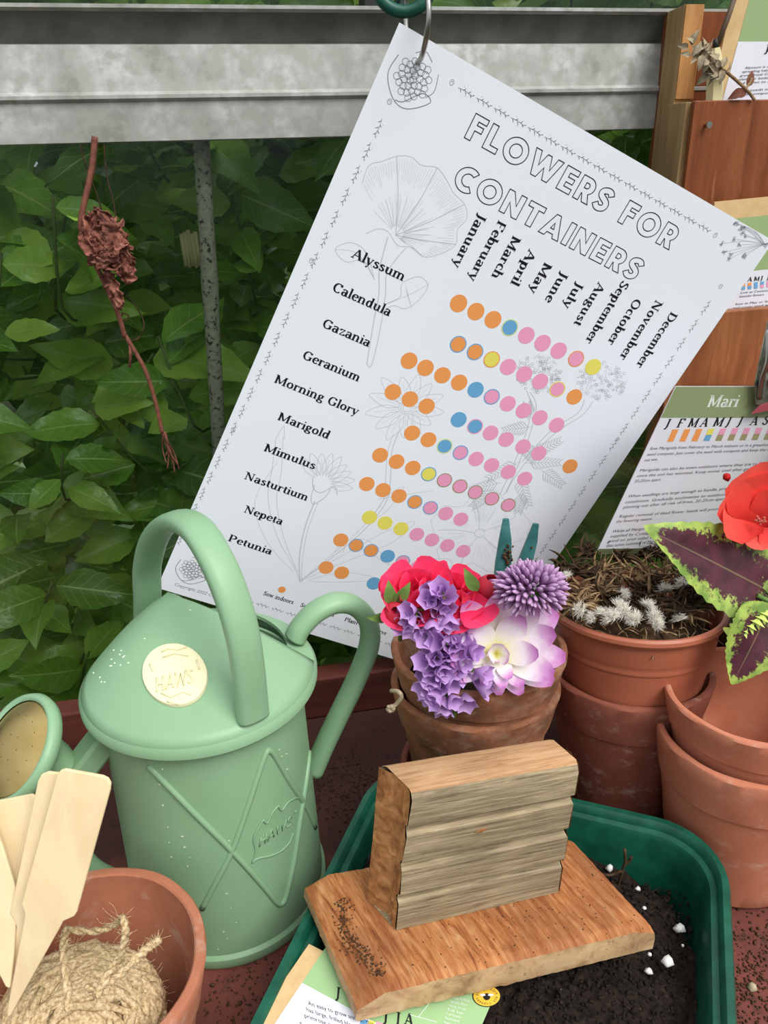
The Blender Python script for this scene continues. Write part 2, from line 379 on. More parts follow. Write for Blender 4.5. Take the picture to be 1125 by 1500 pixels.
def ribbon(mb, pts, wd, fn, mat=0, closed=False):        # flat line of width wd in (u,v), mapped by fn to 3D
    n = len(pts); vs_ = []
    P = [V((p[0], p[1])) for p in pts]
    for i in range(n):
        if closed: a, b, c = P[i-1], P[i], P[(i+1) % n]
        else: a, b, c = P[max(i-1, 0)], P[i], P[min(i+1, n-1)]
        d1 = (b-a); d2 = (c-b)
        if d1.length < 1e-6: d1 = d2
        if d2.length < 1e-6: d2 = d1
        if d1.length < 1e-6: d1 = d2 = V((1, 0))
        d1 = d1.normalized(); d2 = d2.normalized(); nn = V((-(d1.y+d2.y), d1.x+d2.x))
        if nn.length < 1e-3: nn = V((-d1.y, d1.x))
        nn.normalize(); k = min(2.2, 1/max(.35, nn.dot(V((-d1.y, d1.x)))))
        ww = wd[i] if isinstance(wd, list) else wd
        vs_ += [fn(*(b+nn*ww*k/2)), fn(*(b-nn*ww*k/2))]
    faces = [(2*i, 2*i+1, (2*i+3) % (2*n), (2*i+2) % (2*n)) for i in range(n if closed else n-1)]
    mb.add(vs_, faces, mat)
def disc(mb, cu, cv, r, fn, mat=0, n=28, asp=1):
    mb.add([fn(cu + r*math.cos(2*PI*i/n), cv + asp*r*math.sin(2*PI*i/n)) for i in range(n)], [tuple(range(n))], mat)

# ------------------------------------------------------------------ a small bold serif stroke alphabet (x-height 48, caps 70)
def A_(cx, cy, rx, ry, a0=0, a1=360, n=14):
    return [(cx+rx*math.cos(math.radians(a0+(a1-a0)*i/n)), cy+ry*math.sin(math.radians(a0+(a1-a0)*i/n))) for i in range(n+1)]
def S_(x, y, w=22): return ('s', x, y, w)
def st(x, y0, y1, sb=1, stp=1):
    o = [[(x, y0), (x, y1)]]
    if sb: o.append(S_(x, y0+2, 25))
    if stp: o.append(S_(x-4, y1-2, 15))
    return o
G = {
 'a': (47, [A_(21, 35, 13, 11, 165, 0), [(34, 35), (34, 8), (38, 3), (45, 3)], A_(20, 14, 12, 13)]),
 'b': (50, st(11, 2, 74, 0) + [A_(27, 24, 14, 22)]),
 'c': (42, [A_(25, 24, 16, 22, 55, 315), ('d', 36, 37, 5)]),
 'd': (52, [[(38, 3), (38, 74)], S_(34, 72, 15), S_(44, 2, 13), A_(23, 24, 14, 22)]),
 'e': (44, [A_(24, 24, 16, 22, 8, 320), ('h', 9, 27, 38)]),
 'g': (46, [A_(21, 34, 12, 13), A_(22, -6, 16, 11), [(14, 22), (9, 14), (20, 8), (34, 4)], [(30, 42), (42, 45)]]),
 'h': (54, st(11, 0, 74) + [A_(25, 30, 14, 16, 160, 0), [(39, 30), (39, 0)], S_(39, 2, 22)]),
 'i': (24, st(12, 0, 47) + [('d', 11, 65, 7)]),
 'l': (24, st(12, 0, 74)),
 'm': (78, st(11, 0, 47) + [A_(24, 31, 13, 15, 160, 0), [(37, 31), (37, 0)], S_(37, 2, 20), A_(50, 31, 13, 15, 160, 0), [(63, 31), (63, 0)], S_(64, 2, 22)]),
 'n': (54, st(11, 0, 47) + [A_(25, 30, 14, 16, 160, 0), [(39, 30), (39, 0)], S_(40, 2, 22)]),
 'o': (49, [A_(24, 24, 16, 22)]),
 'p': (52, [[(12, -20), (12, 46)], S_(13, -21, 25), S_(8, 45, 15), A_(28, 24, 14, 22)]),
 'r': (38, st(12, 0, 47) + [A_(26, 33, 13, 11, 165, 60), ('d', 33, 39, 6)]),
 's': (38, [[(31, 38), (22, 45), (12, 42), (9, 34), (17, 27), (27, 21), (31, 12), (24, 3), (12, 3), (7, 11)]]),
 't': (31, [[(14, 60), (14, 12), (19, 3), (28, 6)], S_(16, 46, 25)]),
 'u': (54, [[(12, 47), (12, 15), (18, 4), (28, 3), (38, 12)], [(39, 47), (39, 3)], S_(8, 45, 14), S_(35, 45, 14), S_(44, 2, 12)]),
 'v': (48, [('w', (8, 47), (24, 2), 13), ('w', (40, 47), (24, 2), 6), S_(9, 46, 20), S_(39, 46, 16)]),
 'w': (70, [('w', (8, 47), (22, 2), 13), ('w', (35, 47), (22, 2), 6), ('w', (33, 47), (48, 2), 13), ('w', (62, 47), (48, 2), 6), S_(9, 46, 19), S_(61, 46, 15)]),
 'y': (48, [('w', (8, 47), (24, 2), 13), ('w', (40, 47), (20, -14), 6), S_(9, 46, 20), S_(39, 46, 16), ('d', 15, -17, 7)]),
 'z': (44, [('h', 7, 45, 37), ('w', (35, 45), (9, 3), 6), ('h', 7, 3, 38), [(8, 45), (8, 34)], [(37, 3), (37, 14)]]),
 'f': (30, [[(13, 2), (13, 60), (18, 71), (28, 70)], S_(14, 2, 24), S_(15, 46, 26)]),
 'A': (66, [('w', (32, 70), (8, 2), 6), ('w', (32, 70), (56, 2), 14), ('h', 16, 24, 48), S_(9, 2, 20), S_(56, 2, 24)]),
 'C': (62, [A_(35, 35, 24, 33, 50, 315), [(53, 68), (53, 50)]]),
 'D': (68, st(15, 2, 68, 1) + [A_(24, 35, 34, 33, -90, 90), S_(15, 68, 24)]),
 'F': (56, [[(15, 0), (15, 70)], S_(15, 2, 26), ('h', 8, 67, 52), ('h', 15, 36, 40), [(49, 68), (49, 54)]]),
 'G': (68, [A_(35, 35, 24, 33, 50, 330), [(53, 66), (53, 52)], [(54, 30), (54, 4)], S_(53, 30, 24)]),
 'J': (40, [[(24, 68), (24, 8), (18, -8), (6, -10)], S_(24, 68, 26)]),
 'M': (84, [[(14, 2), (14, 68)], ('w', (16, 68), (42, 6), 12), ('w', (68, 68), (42, 6), 6), [(69, 2), (69, 68)], S_(14, 2, 20), S_(69, 2, 26), S_(10, 68, 18), S_(73, 68, 18)]),
 'N': (72, [('w', (15, 2), (15, 68), 6), ('w', (15, 68), (57, 2), 14), ('w', (57, 2), (57, 68), 6), S_(15, 2, 20), S_(9, 68, 18), S_(57, 68, 20)]),
 'O': (70, [A_(35, 35, 26, 33)]),
 'P': (60, [[(15, 0), (15, 68)], S_(15, 2, 26), S_(12, 68, 18), A_(24, 49, 25, 18, -90, 90)]),
 'S': (50, [[(40, 56), (36, 65), (24, 68), (12, 62), (11, 50), (24, 39), (37, 30), (41, 17), (34, 5), (20, 2), (9, 10), (9, 18)]]),
 ' ': (26, []),
}
def swidth(s): return sum(G[c][0] for c in s)
def serif(mb, s, fn, mat=0, slant=0.0, wt=1.0):
    """fn(x, y): x in glyph units from the start of the word, y in glyph units up from the baseline"""
    x0 = 0
    for ch in s:
        adv, strokes = G[ch]
        g = lambda x, y: fn(x0 + x + slant*y, y)
        for q in strokes:
            if q[0] == 's': ribbon(mb, [(q[1]-q[3]/2, q[2]), (q[1]+q[3]/2, q[2])], 5*wt, g, mat)
            elif q[0] == 'h': ribbon(mb, [(q[1], q[2]), (q[3], q[2])], 6*wt, g, mat)
            elif q[0] == 'd': disc(mb, q[1], q[2], q[3]*.8*wt, g, mat, 10)
            elif q[0] == 'w': ribbon(mb, [q[1], q[2]], q[3]*wt, g, mat)
            else:
                P = q; wd = []
                for i in range(len(P)):
                    a, b = P[max(i-1, 0)], P[min(i+1, len(P)-1)]
                    if len(P) > 8 and P[0] == P[-1] and i in (0, len(P)-1): a, b = P[-2], P[1]
                    dx, dy = b[0]-a[0], b[1]-a[1]; l = math.hypot(dx, dy) or 1
                    wd.append((6 + 7.5*abs(dy/l)**1.3)*wt)
                ribbon(mb, P, wd, g, mat)
        x0 += adv
# ---- built-in sans typeface, turned into mesh
_fc = {}
def sans(mb, s, fn, mat=0, slant=0.0):
    """fn(x, y) with x scaled to 0..1 over the line, y in ems"""
    if s not in _fc:
        cu = bpy.data.curves.new('line', 'FONT'); cu.body = s; cu.resolution_u = 2; cu.size = 1
        ob = bpy.data.objects.new('line', cu); me = bpy.data.meshes.new_from_object(ob)
        _fc[s] = ([v.co.copy() for v in me.vertices], [tuple(p.vertices) for p in me.polygons])
        bpy.data.objects.remove(ob); bpy.data.curves.remove(cu); bpy.data.meshes.remove(me)
    vv, ff = _fc[s]
    if not vv: return
    x1 = max(v.x for v in vv)
    mb.add([fn((v.x + slant*v.y)/x1, v.y) for v in vv], ff, mat)
def leafgrid(L, W, bend=0.2, fold=.25, nl=7, ns=2, power=.8, serr=0.0, tip=1.0, cup=0.0, ruf=0.0, seed=0, wfun=None):
    """leaf along +Y from the origin, normal +Z; returns verts, faces, t, s"""
    rnd = random.Random(seed); ph = rnd.uniform(0, 6)
    vv = []; tt = []; ss = []
    for i in range(nl+1):
        t = i/nl; wd = W/2 * (wfun(t) if wfun else math.sin(PI*min(1, t**power))**tip)
        if serr and 0 < i < nl: wd *= 1 + serr*(1 if i % 2 else -1)
        for j in range(-ns, ns+1):
            s = j/ns; x = s*wd
            z = -bend*L*t*t + fold*abs(x) + cup*L*(t-.5)**2 + ruf*L*abs(s)*math.sin(t*9+ph+s)
            vv.append(V((x, L*t*(1-.12*abs(bend)*t), z))); tt.append(t); ss.append(s)
    k = 2*ns+1
    ff = [(i*k+j, i*k+j+1, (i+1)*k+j+1, (i+1)*k+j) for i in range(nl) for j in range(k-1)]
    return vv, ff, tt, ss
def frame(d, nrm):                                       # matrix: +Y -> d, +Z ~ nrm
    y = V(d).normalized(); z = V(nrm) - y*V(nrm).dot(y)
    if z.length < 1e-4: z = V((1, 0, 0)) - y*y.x
    z.normalize(); x = y.cross(z)
    return Matrix((x, y, z)).transposed()
def place(mb, g, p, d, nrm, mat=0, r=0.0, k=1.0):
    F = frame(d, nrm); mb.add([V(p) + F @ (q*k) for q in g[0]], g[1], mat, g[2], g[3], r)
def setrot(o, p, d, nrm, k=1.0, base=V((0, 0, 0))):
    F = frame(d, nrm).to_4x4(); o.matrix_local = Matrix.Translation((V(p)-base)*.001) @ F @ Matrix.Scale(k, 4)
def inst(name, me, parent, p, d, nrm, k=1.0, label=None):
    o = bpy.data.objects.new(name, me); C.objects.link(o); o.parent = parent
    setrot(o, p, d, nrm, k, BASE[parent.name]); BASE[o.name] = BASE[parent.name]
    if label: o['label'] = label
    return o
def mesh_of(name, g, mats, thick=0):
    """local mesh (metres) from leafgrid output or MB"""
    mb = MB(); mb.add(g[0], g[1], 0, g[2], g[3]) if isinstance(g, tuple) else None
    if not isinstance(g, tuple): mb = g
    o = mb.build(name, mats); me = o.data; bpy.data.objects.remove(o); return me

SL = .23                                                 # the glazing runs away to the right by this slope
GX = V((1, SL, 0)).normalized(); GN = V((SL, -1, 0)).normalized()   # along the glazing; towards the camera
def gl(x, off, z, Y0=450): return V((x, Y0 + SL*x, z)) + GN*off

# ================================================================== the setting
mb = MB(); prof = [(-2, 329), (1.5, 336), (3.5, 337), (4.5, 352), (6.5, 354), (6.5, 355.5), (5, 357), (2.5, 376), (-6, 377.5), (-3, 388), (5, 389.5), (5, 391.5), (-14, 391.5), (-14, 329)]
prof = [(2, 335.5), (4.5, 336), (4.5, 352.5), (6.5, 354), (6.5, 355.5), (4, 357), (1.5, 376), (-5, 377), (2, 389), (5.5, 390), (5.5, 391.5), (-12, 391.5), (-12, 335.5)]
xs = [-420, 420]; vv = [gl(x, o, z) for x in xs for (o, z) in prof]; n = len(prof)
mb.add(vv, [(k, n+k, n+(k+1) % n, (k+1) % n) for k in range(n)] + [tuple(range(n)), tuple(range(2*n-1, n-1, -1))], 0)
for fi in (7,): mb.m[fi] = 1
o = mb.build('trim_1', [M['alu'], M['alu_dark']], smooth=False, kind='structure'); o['label'] = 'weathered grey aluminium glazing bar across the top'
mb = MB(); box8(mb, [gl(x, o_, -60) for x, o_ in ((-420, -14), (420, -14), (420, -17), (-420, -17))], [gl(x, o_, 640) for x, o_ in ((-420, -14), (420, -14), (420, -17), (-420, -17))])
o = mb.build('window_1', M['glass'], smooth=False, kind='structure'); o['label'] = 'greenhouse window pane in front of the hedge'
mb = MB(); a = onY(545, 5, 438, SL); p0 = V((a.x-3.5, 0, 0))
def gbar(mb, x0, x1, o0, o1, z0, z1, m=0):
    box8(mb, [gl(x0, o1, z0), gl(x1, o1, z0), gl(x1, o0, z0), gl(x0, o0, z0)], [gl(x0, o1, z1), gl(x1, o1, z1), gl(x1, o0, z1), gl(x0, o0, z1)], m)
gbar(mb, a.x-4, a.x+4, -11, 3, 391.8, 640)
o = mb.build('trim_2', M['dark_frame'], smooth=False, kind='structure'); o['label'] = 'dark upright glazing strut above the aluminium bar'
mb = MB(); mb.add([V((-2500, 300, -420)), V((2500, 300, -420)), V((2500, 4000, -420)), V((-2500, 4000, -420))], [(0, 1, 2, 3)])
mb.build('floor', M['ground'], smooth=False, kind='structure')

# bench with its back board
bench = thing('potting_bench', (0, 250, 0), 'brick red painted potting bench under all the pots', 'bench')
mb = MB(); yb = lambda x: 428 + .19*x
box8(mb, [(-420, 40, -18), (420, 40, -18), (420, yb(420), -18), (-420, yb(-420), -18)], [(-420, 40, 0), (420, 40, 0), (420, yb(420), 0), (-420, yb(-420), 0)])
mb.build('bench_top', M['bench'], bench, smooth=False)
mb = MB(); q = lambda x, o_, z: V((x, 430.5 + .185*x - o_, z))
box8(mb, [q(-420, 15, 0.2), q(420, 15, 0.2), q(420, 0, 0.2), q(-420, 0, 0.2)], [q(-420, 15, 30), q(420, 15, 30), q(420, 0, 30), q(-420, 0, 30)])
o = mb.build('back_board', M['board'], base=(0, 425, 0), smooth=False, bevel=1.2); tag(o, 'low dark red board running along the back of the bench', 'board')

# ================================================================== hedge behind the glass
hedge = thing('laurel_hedge', (0, 560, -420), 'dense glossy green laurel hedge growing outside behind the glass', 'hedge')
LG = [leafgrid(L, W, bd, fo, 12, 2, .82, .045, 1.0, ruf=.03, seed=i) for i, (L, W, bd, fo) in enumerate(((50, 25, .25, .22), (46, 25, .25, .40), (56, 27, .45, .18), (42, 23, .25, .12), (60, 29, .3, .32), (52, 24, -.15, .38)))]
LM = [mesh_of('leaf', g, M['leaf']) for g in LG]
rh = random.Random(11)
def twig_leaves(base, tip, n, out):
    ax = (tip-base).normalized(); ph = rh.uniform(0, 6.28)
    for i in range(n):
        t = (i+.6)/n; p = base.lerp(tip, t); a = ph + i*2.4
        rad = (V((math.cos(a), math.sin(a), 0)))
        if rad.y > .35: rad.y *= -.6
        d = (rad*.95 + ax*rh.uniform(.1, .6) + V((0, -.15, rh.uniform(-.55, .1)))).normalized()
        nrm = V((rh.uniform(-.4, .4), -1.1, rh.uniform(.1, 1.1))) + ax*.2
        out.append((p + d*3, d, nrm, rh.randrange(6), rh.uniform(.62, 1.2)))
front = []; stems = MB(); k = 0
while len(front) < 292:
    x = rh.uniform(-335, 75) if k % 6 else rh.uniform(75, 300); z = rh.uniform(-95, 352) if k % 9 else rh.uniform(360, 430)
    dep = rh.uniform(36, 105)
    b = V((x, 450+SL*x+dep, z)); tp = b + V((rh.uniform(-30, 30), rh.uniform(-28, 5), rh.uniform(38, 75)))
    L = []; twig_leaves(b, tp, rh.choice((4, 5, 6)), L); front += L; k += 1
    o = b + V((rh.uniform(-10, 10), 60, -20)); s1 = MB(); tube(s1, crv([o, b, tp], 3), .9, 5); s1.build('stem', M['twig'], hedge)
ymin = lambda p: p.y - SL*p.x > 450 + 24
for (p, d, nrm, vi, kk) in front[:297]:
    tipy = p + d*50*kk
    if tipy.y - SL*tipy.x < 450+24: d = V((d.x, abs(d.y)*.3, d.z))
    inst('leaf', LM[vi], hedge, p, d, nrm, kk)
mass = MB()
def fill(n, xr, zr, dr):
    for i in range(n//5):
        x = rh.uniform(*xr); dep = rh.uniform(*dr); z = rh.uniform(*zr)
        b = V((x, 450+SL*x+dep, z)); tp = b + V((rh.uniform(-30, 30), rh.uniform(-25, 15), rh.uniform(35, 75)))
        L = []; twig_leaves(b, tp, 5, L)
        for (p, d, nrm, vi, kk) in L: place(mass, LG[vi], p, d, nrm, 0, rh.random(), kk)
fill(900, (-420, 420), (-150, 500), (110, 190)); fill(1300, (-480, 480), (-220, 600), (180, 300)); fill(1500, (-600, 600), (-300, 760), (290, 460))
fill(900, (-500, 520), (290, 800), (120, 300)); fill(300, (60, 520), (-100, 500), (90, 160)); fill(160, (75, 420), (-60, 460), (60, 110)); fill(120, (-400, 300), (385, 470), (50, 110))
for i in range(420):
    x = rh.uniform(-800, 850); dep = rh.uniform(470, 620); z = rh.uniform(-400, 1000); b = V((x, 450+SL*x+dep, z)); L = []; twig_leaves(b, b+V((rh.uniform(-50, 50), 0, 90)), 6, L)
    for (p, d, nrm, vi, kk) in L: place(mass, LG[vi], p, d, nrm, 0, rh.random(), kk*2.3)
mass.build('foliage', M['leaf'], hedge, kind='stuff')
mb = MB(); c0 = onY(280, 366, 510, SL)
for j in range(5): tube(mb, [c0+V((j*2-4, 0, -9-(j % 2))), c0+V((j*2-4.4, -1, 9+(j % 3)))], 1.25, 6)
mb.build('wood_chip', flat('pale chip wood', (214, 196, 150), .8), hedge, label='pale wood chip among the leaves')  # small pale wood chip, placed among the hedge leaves

# garden cane outside the pane
mb = MB(); a, b = onY(294, 190, 474, SL), onY(321, 650, 474, SL); d = (b-a); pts = [a - d*.25 + d*(t/14) * 1.95 for t in range(15)]
rad = [1.0]*15; kn = 5; rad[kn] = 1.14; rad[11] = 1.12
tube(mb, pts, 4.3, 14, radii=rad)
o = mb.build('garden_cane', M['cane']); tag(o, 'grey speckled bamboo cane standing behind the glass left of the poster', 'cane')

# dead vine hanging inside the pane
vine = thing('dead_vine', onY(139, 215, 443, SL), 'dead reddish vine hanging in front of the glass with a crumpled leaf', 'vine')
S = lambda x, y, o_=0: onY(x, y, 443, SL) + GN*o_
mb = MB(); tube(mb, crv([S(139, 200), S(134, 250), S(119, 320), S(122, 342)], 6), 1.5, 7, radii=None)
tube(mb, crv([S(120, 338), S(131, 368), S(150, 408), S(172, 455, 2), S(183, 494)], 6), 1.25, 7)
tube(mb, crv([S(184, 492), S(196, 512), S(214, 545), S(228, 590), S(238, 634)], 6), 1.15, 7); tube(mb, [S(190, 500), S(191, 520), S(190, 538)], .8, 5)
mb.build('stem', M['dead_stem'], vine)
for pts in ([S(117, 212), S(128, 250), S(142, 285), S(150, 312)], [S(152, 212), S(157, 260), S(166, 295), S(170, 325)], [S(183, 430), S(200, 450), S(211, 475), S(203, 495), S(190, 499)], [S(178, 458), S(188, 462), S(184, 470), S(177, 465), S(181, 459)]):
    mb = MB(); tube(mb, crv(pts, 6), .38, 5); mb.build('tendril', M['dry_dark'], vine)
mb = MB(); rr = random.Random(3)
for i in range(9):
    x0, y0 = 240+rr.uniform(-3, 5), 634+rr.uniform(0, 12); x1 = x0 + rr.uniform(-4, 20); y1 = y0 + rr.uniform(18, 50)
    tube(mb, crv([S(240, 632), S(x0, y0, rr.uniform(-2, 3)), S((x0+x1)/2+rr.uniform(-4, 4), (y0+y1)/2, rr.uniform(-3, 3)), S(x1, y1)], 4), .45, 4)
mb.build('dry_root', M['dead_stem'], vine, label='frayed dry end of the vine')
from mathutils import noise as _mn
noise_ = lambda q_: _mn.noise(q_)
def crumple(cx, cy, rx, ry, seed, amp, name):
    rr = random.Random(seed); mb = MB(); nu, nv = 72, 44; vv = []; P = [rr.uniform(0, 6) for _ in range(8)]
    c = S(cx, cy, 6)
    for j in range(nv+1):
        t = j/nv; ph = t*PI
        for i in range(nu):
            a = 2*PI*i/nu
            uu = V((math.sin(ph)*math.cos(a), math.sin(ph)*math.sin(a), math.cos(ph)))*2.1 + V((P[0], P[1], P[2]))
            k = 1 + amp*(5.0*(.30-abs(noise_(uu))) + 4.0*(.25-abs(noise_(uu*2.1+V((3, 1, 2))))) + 2.4*(.2-abs(noise_(uu*4.6))))
            rxx = math.sin(ph)**.75
            vv.append(c + GX*(rx*k*rxx*math.cos(a) + .12*rx*math.sin(5*t)) + GN*(rx*.75*k*rxx*math.sin(a)) + V((0, 0, ry*math.cos(ph)*(1+amp*math.sin(4*a+P[5])))))
    mb.add(vv, [(j*nu+i, j*nu+(i+1) % nu, (j+1)*nu+(i+1) % nu, (j+1)*nu+i) for j in range(nv) for i in range(nu)])
    return mb.build(name, M['dead_leaf'], vine, smooth='auto')
def sheet(cx, cy, L, W, seed, d, nrm, amp):
    g_ = leafgrid(L, W, .5, .35, 30, 14, .9, ruf=.08, seed=seed, wfun=lambda t: (math.sin(PI*(t*.96+.02))**.45)*(1+.16*math.sin(t*31+seed)))
    c = S(cx, cy, 7); F_ = frame(d, nrm); mb = MB(); vv = []
    for p in g_[0]:
        u = V((p.x, p.y, seed*7))*.17; dz = amp*((.45-abs(noise_(u)))*1.7 + (.3-abs(noise_(u*2.3)))*1.0 + .5*noise_(u*5)); dx = amp*.55*noise_(u*1.6+V((9, 2, 4)))
        vv.append(c + F_ @ V((p.x*.9+dx, p.y-L*.5+amp*.5*noise_(u*1.8), dz - .03*p.x*p.x)))
    mb.add(vv, g_[1]); o = mb.build('dead_leaf', M['dead_leaf'], vine); md = o.modifiers.new('thick', 'SOLIDIFY'); md.thickness = .0003
sheet(150, 350, 30, 22, 1, V((-.25, 0, -1)), V((-.35, -1, .2)), 4.5); sheet(168, 362, 28, 18, 2, V((.28, 0, -1)), V((.5, -1, 0)), 5); sheet(158, 345, 24, 20, 3, V((.7, -.2, -.6)), V((0, -1, .7)), 5)
sheet(140, 350, 17, 14, 4, V((-1, -.1, -.1)), V((0, -1, .5)), 3.5); sheet(182, 385, 20, 11, 5, V((.1, 0, -1)), V((.6, -1, 0)), 3.5); sheet(167, 418, 25, 9, 6, V((.28, 0, -1)), V((-.2, -1, 0)), 2.6)

# ================================================================== the poster
PO = V((11.5, 378.9, 377)); PU = V((182, 28.1, -92.4))/210; PV = V((-140, 11, -268.1))/297; PN = PU.cross(PV).normalized()
if PN.y > 0: PN = -PN
def pp(off=0.0): return lambda u, v: PO + PU*u + PV*v + PN*off*.22
po = thing('poster', PO + PU*60 + PV*297, 'large tilted white card poster headed flowers for containers, hanging from a metal ring', 'poster')
mb = MB(); f = pp(0)
slab(mb, [f(0, 0), f(0, 297), f(210, 297), f(210, 0)], -PN*.4)
mb.build('sheet', M['paper'], po, smooth=False)
# title in outlined capitals
def cap_arc(cx, cy, rx, ry, a0, a1, w_):
    o_ = A_(cx, cy, rx+w_/2, ry+w_/2, a0, a1, 22); i_ = A_(cx, cy, rx-w_/2, ry-w_/2, a1, a0, 22); return o_ + i_
def thick(P, w_):
    L_, R_ = [], []
    P = [V((a, b)) for a, b in P]
    for i, p in enumerate(P):
        d = (P[min(i+1, len(P)-1)] - P[max(i-1, 0)]).normalized(); nn = V((-d.y, d.x))
        L_.append(tuple(p+nn*w_/2)); R_.append(tuple(p-nn*w_/2))
    return L_ + R_[::-1]
sp = [tuple(q)[:2] for q in crv([(.60, .74, 0), (.50, .87, 0), (.34, .88, 0), (.18, .80, 0), (.16, .66, 0), (.28, .56, 0), (.44, .48, 0), (.54, .36, 0), (.50, .20, 0), (.34, .12, 0), (.20, .14, 0), (.08, .26, 0)], 4)]
T = {
 'F': (.66, [[(0, 0), (0, 1), (.60, 1), (.60, .77), (.25, .77), (.25, .63), (.54, .63), (.54, .41), (.25, .41), (.25, 0)]]),
 'L': (.64, [[(0, 0), (0, 1), (.25, 1), (.25, .22), (.60, .22), (.60, 0)]]),
 'E': (.68, [[(0, 0), (0, 1), (.62, 1), (.62, .78), (.25, .78), (.25, .61), (.56, .61), (.56, .40), (.25, .40), (.25, .22), (.62, .22), (.62, 0)]]),
 'T': (.76, [[(0, 1), (.74, 1), (.74, .77), (.50, .77), (.50, 0), (.24, 0), (.24, .77), (0, .77)]]),
 'I': (.30, [[(0, 0), (0, 1), (.26, 1), (.26, 0)]]),
 'N': (.88, [[(0, 0), (0, 1), (.24, 1), (.57, .48), (.57, 1), (.82, 1), (.82, 0), (.58, 0), (.25, .52), (.25, 0)]]),
 'A': (.98, [[(0, 0), (.38, 1), (.58, 1), (.96, 0), (.68, 0), (.62, .17), (.34, .17), (.28, 0)], [(.40, .37), (.56, .37), (.48, .64)]]),
 'W': (1.36, [[(0, 1), (.26, 1), (.39, .45), (.56, .98), (.74, .98), (.91, .45), (1.04, 1), (1.30, 1), (1.03, 0), (.80, 0), (.65, .46), (.50, 0), (.27, 0)]]),
 'R': (.76, [[(0, 0), (0, 1), (.36, 1)] + A_(.36, .66, .34, .34, 88, -60, 12) + [(.72, 0), (.43, 0), (.27, .32), (.25, .32), (.25, 0)], [(.25, .55), (.25, .77), (.35, .77)] + A_(.35, .66, .10, .11, 85, -85, 8)]),
 'O': (1.08, [A_(.52, .5, .52, .52, 0, 345, 30), A_(.52, .5, .26, .27, 0, 345, 24)]),
 'C': (.86, [cap_arc(.50, .5, .38, .39, 52, 308, .26)]),
 'S': (.70, [thick(sp, .25)]), ' ': (.42, [])}
def title(mb, s, u0, u1, vb, cap, fn):
    gap = .13; tot = sum(T[c][0]+gap for c in s) - gap; k = (u1-u0)/tot; x = 0
    for c in s:
        for P in T[c][1]: ribbon(mb, [(u0+(x+a)*k, vb-b*cap) for a, b in P], .42, fn, 0, True)
        x += T[c][0]+gap
mb = MB(); title(mb, 'FLOWERS FOR', 46, 163.5, 25.3, 10.4, pp(.25)); title(mb, 'CONTAINERS', 50.5, 156, 44.8, 10.2, pp(.25))
mb.build('title_lettering', M['ink'], po, smooth=False)
mb = MB()
def pword(s, u0, u1, vb, xh=None, off=.35, rot=False):
    wdt = swidth(s); k = (u1-u0)/wdt; ky = k if xh is None else xh/48
    f = pp(off); serif(mb, s, lambda x, y: f(u0 + x*k, vb - y*ky))
for s, u0, u1, vb in (('Alyssum', 22, 50, 91), ('Calendula', 20.2, 51.5, 108.5), ('Gazania', 23, 49, 126), ('Geranium', 20.6, 52.3, 144), ('Morning Glory', 12.8, 59.6, 160.6), ('Marigold', 22.2, 51.3, 178.2), ('Mimulus', 22.4, 51.8, 196.8), ('Nasturtium', 19, 56, 215.5), ('Nepeta', 26.4, 49.2, 234.2), ('Petunia', 25.2, 51.2, 254)):
    pword(s, u0, u1, vb, 3.05)
mb.build('flower_names', M['ink'], po, smooth=False)
mb = MB(); f = pp(.35)
for s, u, v0, v1 in (('January', 68, 49, 75.2), ('February', 78.2, 48, 77.5), ('March', 88.2, 51, 72), ('April', 98.6, 53, 70.8), ('May', 109, 55, 70.5), ('June', 119, 55, 71), ('July', 129, 56, 69.8), ('August', 139.2, 52, 74.8), ('September', 150, 46.5, 80), ('October', 161.3, 51, 76), ('November', 172, 47, 80), ('December', 183, 48.8, 80)):
    k = (v1-v0)/swidth(s); serif(mb, s, lambda x, y: f(u + y*.066, v0 + x*k))
mb.build('month_names', M['ink'], po, smooth=False)
# the calendar dots
rows = [(89.3, 'o80 o90 o100 bl110 p120 p130 p140 po151 y162'), (107, 'ob90 ob100 yo110 p120 p130 p140 py151 o162'), (124.2, 'o71 o80.5 o90.5 o100.5 b110.5 pb120.5 p130.5 p140.5 p151 p162'),
        (142, 'o71 o81 o91 b110.5 bp120.7 p130.5 p140.5 p151.5 p162 o183'), (158.2, 'o91 o101 bl111 pb121 p131 p141 p152 p163'), (176, 'o81 o91 o101 yb111 pg121 pg131 pg141 pg152 pg163'),
        (194, 'o82 o92 o102 ob112 pb122 p132 p142'), (212, 'y92.7 y102.5 y112.7 p123 p133 p143.3 p154'), (231, 'o84 ob93.7 ob103.3 b114 pb124 p134 p144 p154'), (250.6, 'o84 o94 b115 pb125 p135 p145')]
CK = dict(o='orange', b='blue', p='pink', y='yellow', g='olive', l='lime')
f1, f2 = pp(.30), pp(.42)
for v, s in rows:
    for q in s.split():
        i = 1 if not q[1].isalpha() else 2; u = float(q[i:]); mb = MB()
        if i == 1: disc(mb, u, v, 4.3, f1, 0); mats = M[CK[q[0]]]
        else: disc(mb, u, v, 4.3, f1, 1); disc(mb, u, v, 3.75, f2, 0); mats = [M[CK[q[0]]], M[CK[q[1]]]]
        mb.build('dot', mats, po, smooth=False)
mb = MB(); disc(mb, 66.4, 273.5, 2.2, f1, 0); mb.build('dot', M['orange'], po, smooth=False)
mb = MB(); f = pp(.3)
for s, u0, u1, vb in (('Sow indoors', 57.5, 76.5, 280.6), ('Sow outdoors', 81, 103, 280.6), ('Plant', 110, 119, 281), ('Preserve', 126, 139, 282)):
    if u1 > u0: k = (u1-u0)/swidth(s); serif(mb, s, lambda x, y: f(u0+x*k, vb-y*.040))
mb.build('legend_lettering', M['ink'], po, smooth=False)
